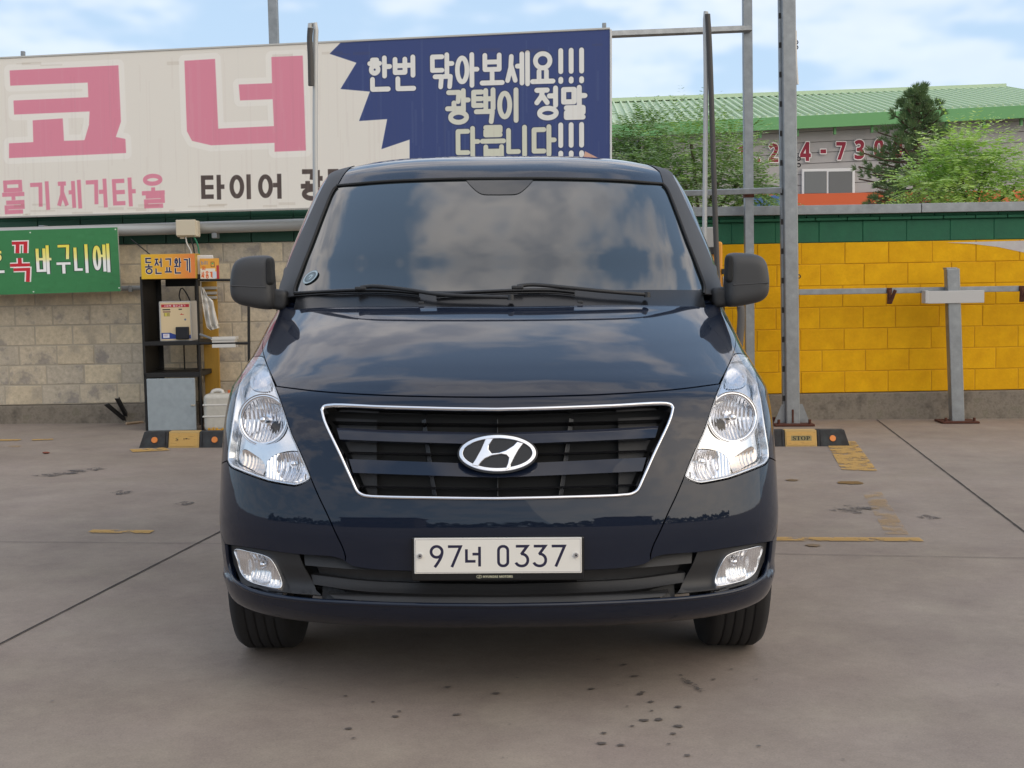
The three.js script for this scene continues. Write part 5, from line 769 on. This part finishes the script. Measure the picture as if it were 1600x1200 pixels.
// ---- glazing, pillars and roof
{
  const vTop = CA.vOfY(1.776), vBot = CA.vOfY(1.235);
  const gl = curve([[462, 463], [461, 452], [466, 436], [490, 374], [506, 332], [521, 297], [526, 292]], 5), gt = curve([[526, 291.5], [600, 285], [700, 281], [773, 280]], 5), G = on(CA, [...gl, ...gt.slice(1)]); G[G.length - 1][0] = 0;
  const bt = Array.from({ length: 8 }, (_, i) => [G[0][0] * (1 - i / 8), vBot]); const half = [...G].reverse();   // centre top -> left bottom
  const wind = [...half, ...bt, ...mir(bt), ...mir(half).slice(0, -1)];
  part(van, 'windshield', panel(CA, wind, { gap: 0.0, hem: 0.005, off: -0.004 }), glassDark);
  const fr = on(CA, curve([[728, 280.5], [738, 292], [752, 302], [773, 303.5]], 4)); fr[fr.length - 1][0] = 0; part(van, 'sensor_shade', panel(CA, [...fr, ...mir(fr).slice(1)], { gap: 0, hem: 0, off: -0.0015 }), phys({ color: lin(0.02, 0.022, 0.024), roughness: 0.05, ior: 1.62 }));
  const fb = on(CA, curve([[465, 456], [520, 455], [640, 454], [773, 453.5]], 5)); fb[fb.length - 1][0] = 0; const band = [...fb, ...bt.slice(1).reverse().map(([t]) => [t, vBot + 0.004]).reverse().reverse()];
  { const lowEdge = Array.from({ length: 9 }, (_, i) => [G[0][0] * i / 8 * 0.995, vBot + 0.002]), hb = [...lowEdge, ...fb.slice(0, -1)], full = [...lowEdge.map(([t, v]) => [-t, v]).reverse().slice(0, -1), ...lowEdge, ...fb, ...fb.map(([t, v]) => [-t, v]).reverse().slice(1)]; part(van, 'windshield_frit', panel(CA, full, { gap: 0, hem: 0, off: -0.0025 }), phys({ color: lin(0.008, 0.008, 0.009), roughness: 0.25, ior: 1.5 })); }
  // rubber and trim between glass and painted pillar
  const outer = on(CA, curve([[440, 466], [437, 452], [446, 425], [462, 385], [485, 335], [505, 292], [517, 272], [530, 262], [545, 252]], 5)), inner = on(CA, [...gl]);
  const roofLine = on(CA, curve([[526, 290], [532, 272], [541, 260], [551, 251.5]], 5));
  const mid = on(CA, curve([[452, 465], [450, 452], [456, 434], [479, 374], [497, 329], [512, 293], [520, 281], [527, 271], [536, 262], [549, 252]], 5));
  for (const s of [1, -1]) {
    const sd = (q) => s > 0 ? q : mir(q);
    part(van, 'pillar_trim', panel(CA, sd([...outer, ...[...roofLine].reverse(), ...[...inner].reverse()]), { gap: 0.0005, hem: 0.006, off: 0.003 }), std({ color: lin(0.04, 0.04, 0.042), roughness: 0.55 }));
    part(van, 'windshield_seal', tubeOn(sd(inner), 0.006, 0.002), M.rubber);
    // painted pillar and roof side: from the trim round to the side wall
    const edge = Array.from({ length: 26 }, (_, i) => [-Math.PI / 2 - 0.02, CA.vOfY(1.25) + (CA.vOfY(1.918) - CA.vOfY(1.25)) * i / 25]);
    part(van, 'windshield_pillar', panel(CA, sd([...[...outer], ...[...edge].reverse()]), { gap: 0.0005, hem: 0.006 }), paint);
  }
  const hd = on(CA, curve([[526, 290], [600, 283.5], [700, 279.5], [773, 278.5]], 5)); hd[hd.length - 1][0] = 0; const vEnd = CA.vmax - 0.02, rl = roofLine;
  const rear = [[-1.5, CA.vOfY(1.9)], [-1.52, CA.vOfY(1.917)], [-1.55, CA.vmax - 1.2], [-1.56, CA.vmax - 0.5], [-1.56, vEnd], [-1.0, vEnd], [-0.5, vEnd], [0, vEnd]], rh = [...[...hd].reverse(), ...rl.slice(1), ...rear.filter((p) => p[1] > rl[rl.length - 1][1])];
  part(van, 'roof', panel(CA, [...rh, ...mir(rh).slice(1, -1)], { gap: 0.001, hem: 0.01 }), paint);
  const sealLine = [...hd, ...hd.map(([t, v]) => [-t, v]).reverse().slice(1)]; part(van, 'windshield_seal', tubeOn(sealLine, 0.006, 0.0), M.rubber);
  // sides above the belt with dark windows
  for (const s of [1, -1]) {
    const v0 = CA.vOfY(1.262), vE = CA.vmax, G2 = (u) => CA.P(-s * Math.PI / 2, v0 + (vE - v0) * u), sideF = (u, w, o = 0) => { const p = G2(u), k = w; return V(p.x + (-s * 0.928 - p.x) * k - s * (o + 0.018 * Math.sin(k * Math.PI)), p.y + (1.262 - p.y) * k, p.z); };
    part(van, 'upper_side', grid3(90, 10, (u, w) => sideF(u, w)), paint);
    const uz = (z) => { let a = 0, b = 1; for (let i = 0; i < 40; i++) { const m = (a + b) / 2; if (G2(m).z > z) a = m; else b = m; } return a; };
    for (const [z0, z1] of [[-1.95, -2.55], [-2.65, -3.65], [-3.75, -4.6]]) part(van, 'side_window', grid3(16, 6, (u, w) => sideF(uz(z0) + (uz(z1) - uz(z0)) * u, 0.14 + 0.8 * w, 0.004)), glassDark);
    for (const z of [-2.35, -2.75]) part(van, 'door_handle', box(0.03, 0.035, 0.16, -s * 0.945, 1.08, z, 0.012), paint);
    for (const z of [-1.62, -2.6, -3.7]) part(van, 'door_seam', box(0.006, 0.85, 0.008, -s * 0.951, 0.83, z, 0.001), voidM);
  }
  // scuttle, wipers
  const scut = grid3(60, 5, (u, w) => { const t = (u - 0.5) * 2 * 1.15, a = LO.P(t, LO.vmax - 0.09), b = CA.P(t, CA.vOfY(1.262)); return a.lerp(b, w).add(V(0, -0.012 + 0.004 * w, 0)); });
  part(van, 'scuttle_panel', scut, blackPlastic);
  const CW = (px, py, o) => { const L = px < 773; const [t, v] = CA.solve(L ? px : 1546 - px, py); return CA.P(L ? t : -t, v).addScaledVector(CA.N(L ? t : -t, v), o); };
  const wiper = (blade, arm) => { const g = new THREE.Group(); g.name = 'wiper'; van.add(g); const b = blade.map((p) => CW(p[0], p[1] + 2, 0.011)); part(g, 'blade', merge([tube(b, 0.0065, 30, 8), tube(b.map((p) => p.clone().add(V(0, -0.010, 0.001))), 0.004, 30, 6)]), gloss); const a = arm.map((p, i) => CW(p[0], p[1] + 2, i ? 0.02 : 0.019)); part(g, 'arm', tube(a, 0.0075, 24, 8), blackPlastic); part(g, 'pivot', new THREE.CylinderGeometry(0.011, 0.013, 0.02, 16).translate(...a[a.length - 1].toArray()), blackPlastic); part(g, 'clip', box(0.045, 0.014, 0.014, ...CW(arm[0][0], arm[0][1] + 4, 0.02).toArray(), 0.005), blackPlastic); };
  wiper([[463, 459], [520, 456], [575, 454.5], [620, 456], [655, 459.5]], [[566, 453], [585, 451.5], [640, 457.5], [690, 465], [785, 470]]);
  wiper([[682, 461], [740, 458], [800, 455.5], [850, 456], [884, 459.5]], [[795, 452], [815, 450], [870, 455], [930, 461.5], [995, 467.5]]);
  for (const x of [658, 893]) { const p = LO.solve(x < 773 ? x : 1546 - x, 476), q = LO.P(x < 773 ? p[0] : -p[0], p[1]); part(van, 'washer_jet', box(0.022, 0.012, 0.02, q.x, q.y + 0.006, q.z, 0.004), blackPlastic); }
  // round permit sticker low in the corner of the glass
  const sp = CA.solve(485, 433), spP = CA.P(...sp), sn = CA.N(...sp); const st = part(van, 'permit_sticker', new THREE.CircleGeometry(0.037, 32).applyQuaternion(new THREE.Quaternion().setFromUnitVectors(V(0, 0, 1), sn)).translate(...spP.addScaledVector(sn, 0.001).toArray()), std({ roughness: 0.3, map: canvasTex(128, 128, (c) => { c.fillStyle = '#5d737b'; c.fillRect(0, 0, 128, 128); c.strokeStyle = '#9fb4ba'; c.lineWidth = 10; c.beginPath(); c.arc(64, 64, 54, 0, 7); c.stroke(); c.strokeStyle = '#40565f'; c.lineWidth = 12; c.beginPath(); c.arc(64, 64, 40, 0, 7); c.stroke(); c.strokeStyle = '#a9bec4'; c.lineWidth = 8; c.beginPath(); c.arc(64, 60, 14, 3.4, 7.4); c.lineTo(60, 84); c.stroke(); }) }));
}
function tubeOn(line, r, o) { return tube(line.filter((_, i) => i % 2 === 0 || i === line.length - 1).map(([t, v]) => CA.P(t, v).addScaledVector(CA.N(t, v), o)), r, 60, 6); }
// ---- door mirrors
for (const s of [1, -1]) {
  const m = new THREE.Group(); m.name = 'door_mirror'; van.add(m); const D = 5.42, L = (x, y) => { const p = at(x, y, D).sub(van.position); return V(p.x * s, p.y, 0); };
  const pillow = (pts, front, back, z, pw = 0.38) => {   // rounded shell swelling from an outline towards both sides
    const c = new THREE.CatmullRomCurve3(pts.map((p) => L(...p)), true, 'centripetal').getPoints(72).slice(0, -1), o = V(0, 0, 0); c.forEach((p) => o.addScaledVector(p, 1 / c.length));
    const ring = (u) => c[Math.round(u * 72) % 72], f = (u, w, d) => { const a = w * Math.PI / 2, k = Math.pow(Math.max(0, Math.cos(a)), pw), p = ring(u).clone().sub(o).multiplyScalar(k).add(o); p.z = CAM.z - D + z + d * Math.pow(Math.sin(a), 0.9); return p; };
    return merge([grid3(72, 22, (u, w) => f(s > 0 ? 1 - u : u, w, front)), grid3(72, 14, (u, w) => f(s > 0 ? u : 1 - u, w, -back))]);
  };
  part(m, 'housing', pillow([[358, 428], [361, 415], [367, 406.5], [380, 401], [400, 399], [417, 399.5], [423, 404], [425, 425], [427, 455], [427, 474], [423, 483], [412, 484], [390, 480.5], [368, 474.5], [359, 465], [356.5, 446]], 0.06, 0.08, -0.05, 0.3), mirrorShell);
  part(m, 'crease', tube([[361, 446.5], [375, 447], [395, 448], [416, 449]].map(([x, y]) => L(x, y).setZ(CAM.z - D - 0.05 + 0.058)), 0.0035, 20, 6), mirrorShell);
  part(m, 'opening', pillow([[417, 403], [423, 404], [425, 420], [425.5, 444], [418, 445.5], [416.5, 424]], 0.03, 0.05, -0.015, 0.2), voidM);
  part(m, 'stalk', pillow([[412, 454], [430, 452], [444, 455], [448, 470], [444, 485], [425, 484], [410, 481], [407, 467]], 0.035, 0.05, -0.065), blackPlastic);
  part(m, 'mirror_glass', pillow([[364, 414], [385, 405], [415, 404], [418, 440], [390, 444], [363, 442]], 0.002, 0.002, -0.132, 0.1), chrome);
}
// ---- wheels
for (const z of [ZF, ZR]) for (const s of [-1, 1]) {
  const w = new THREE.Group(); w.name = 'wheel'; van.add(w); w.position.set(s * 0.84, 0.353, z);
  const R = 0.353, hw = 0.108, prof = [[0.21, -0.09], [0.25, -0.108], [0.30, -0.112], [0.335, -0.104], [0.347, -0.088]]; const rows = []; for (const gx of [-0.05, -0.017, 0.017, 0.05]) rows.push([R - 0.001, gx - 0.004], [R - 0.006, gx - 0.003], [R - 0.006, gx + 0.003], [R - 0.001, gx + 0.004]);
  const full = [...prof, [R - 0.001, -0.078], ...rows, [R - 0.001, 0.078], ...prof.map(([r, x]) => [r, -x]).reverse()];
  part(w, 'tyre', new THREE.LatheGeometry(full.map(([r, x]) => new THREE.Vector2(r, x)), 72).rotateZ(Math.PI / 2), std({ color: lin(0.018, 0.017, 0.017), roughness: 0.85 }));
  part(w, 'rim', new THREE.LatheGeometry([[0.0, 0.03], [0.06, 0.035], [0.12, 0.02], [0.19, 0.045], [0.212, 0.09], [0.205, -0.09]].map((p) => new THREE.Vector2(...p)), 48).rotateZ(-s * Math.PI / 2), silver);
}
shadowed(van);
renderer.render(scene, camera);
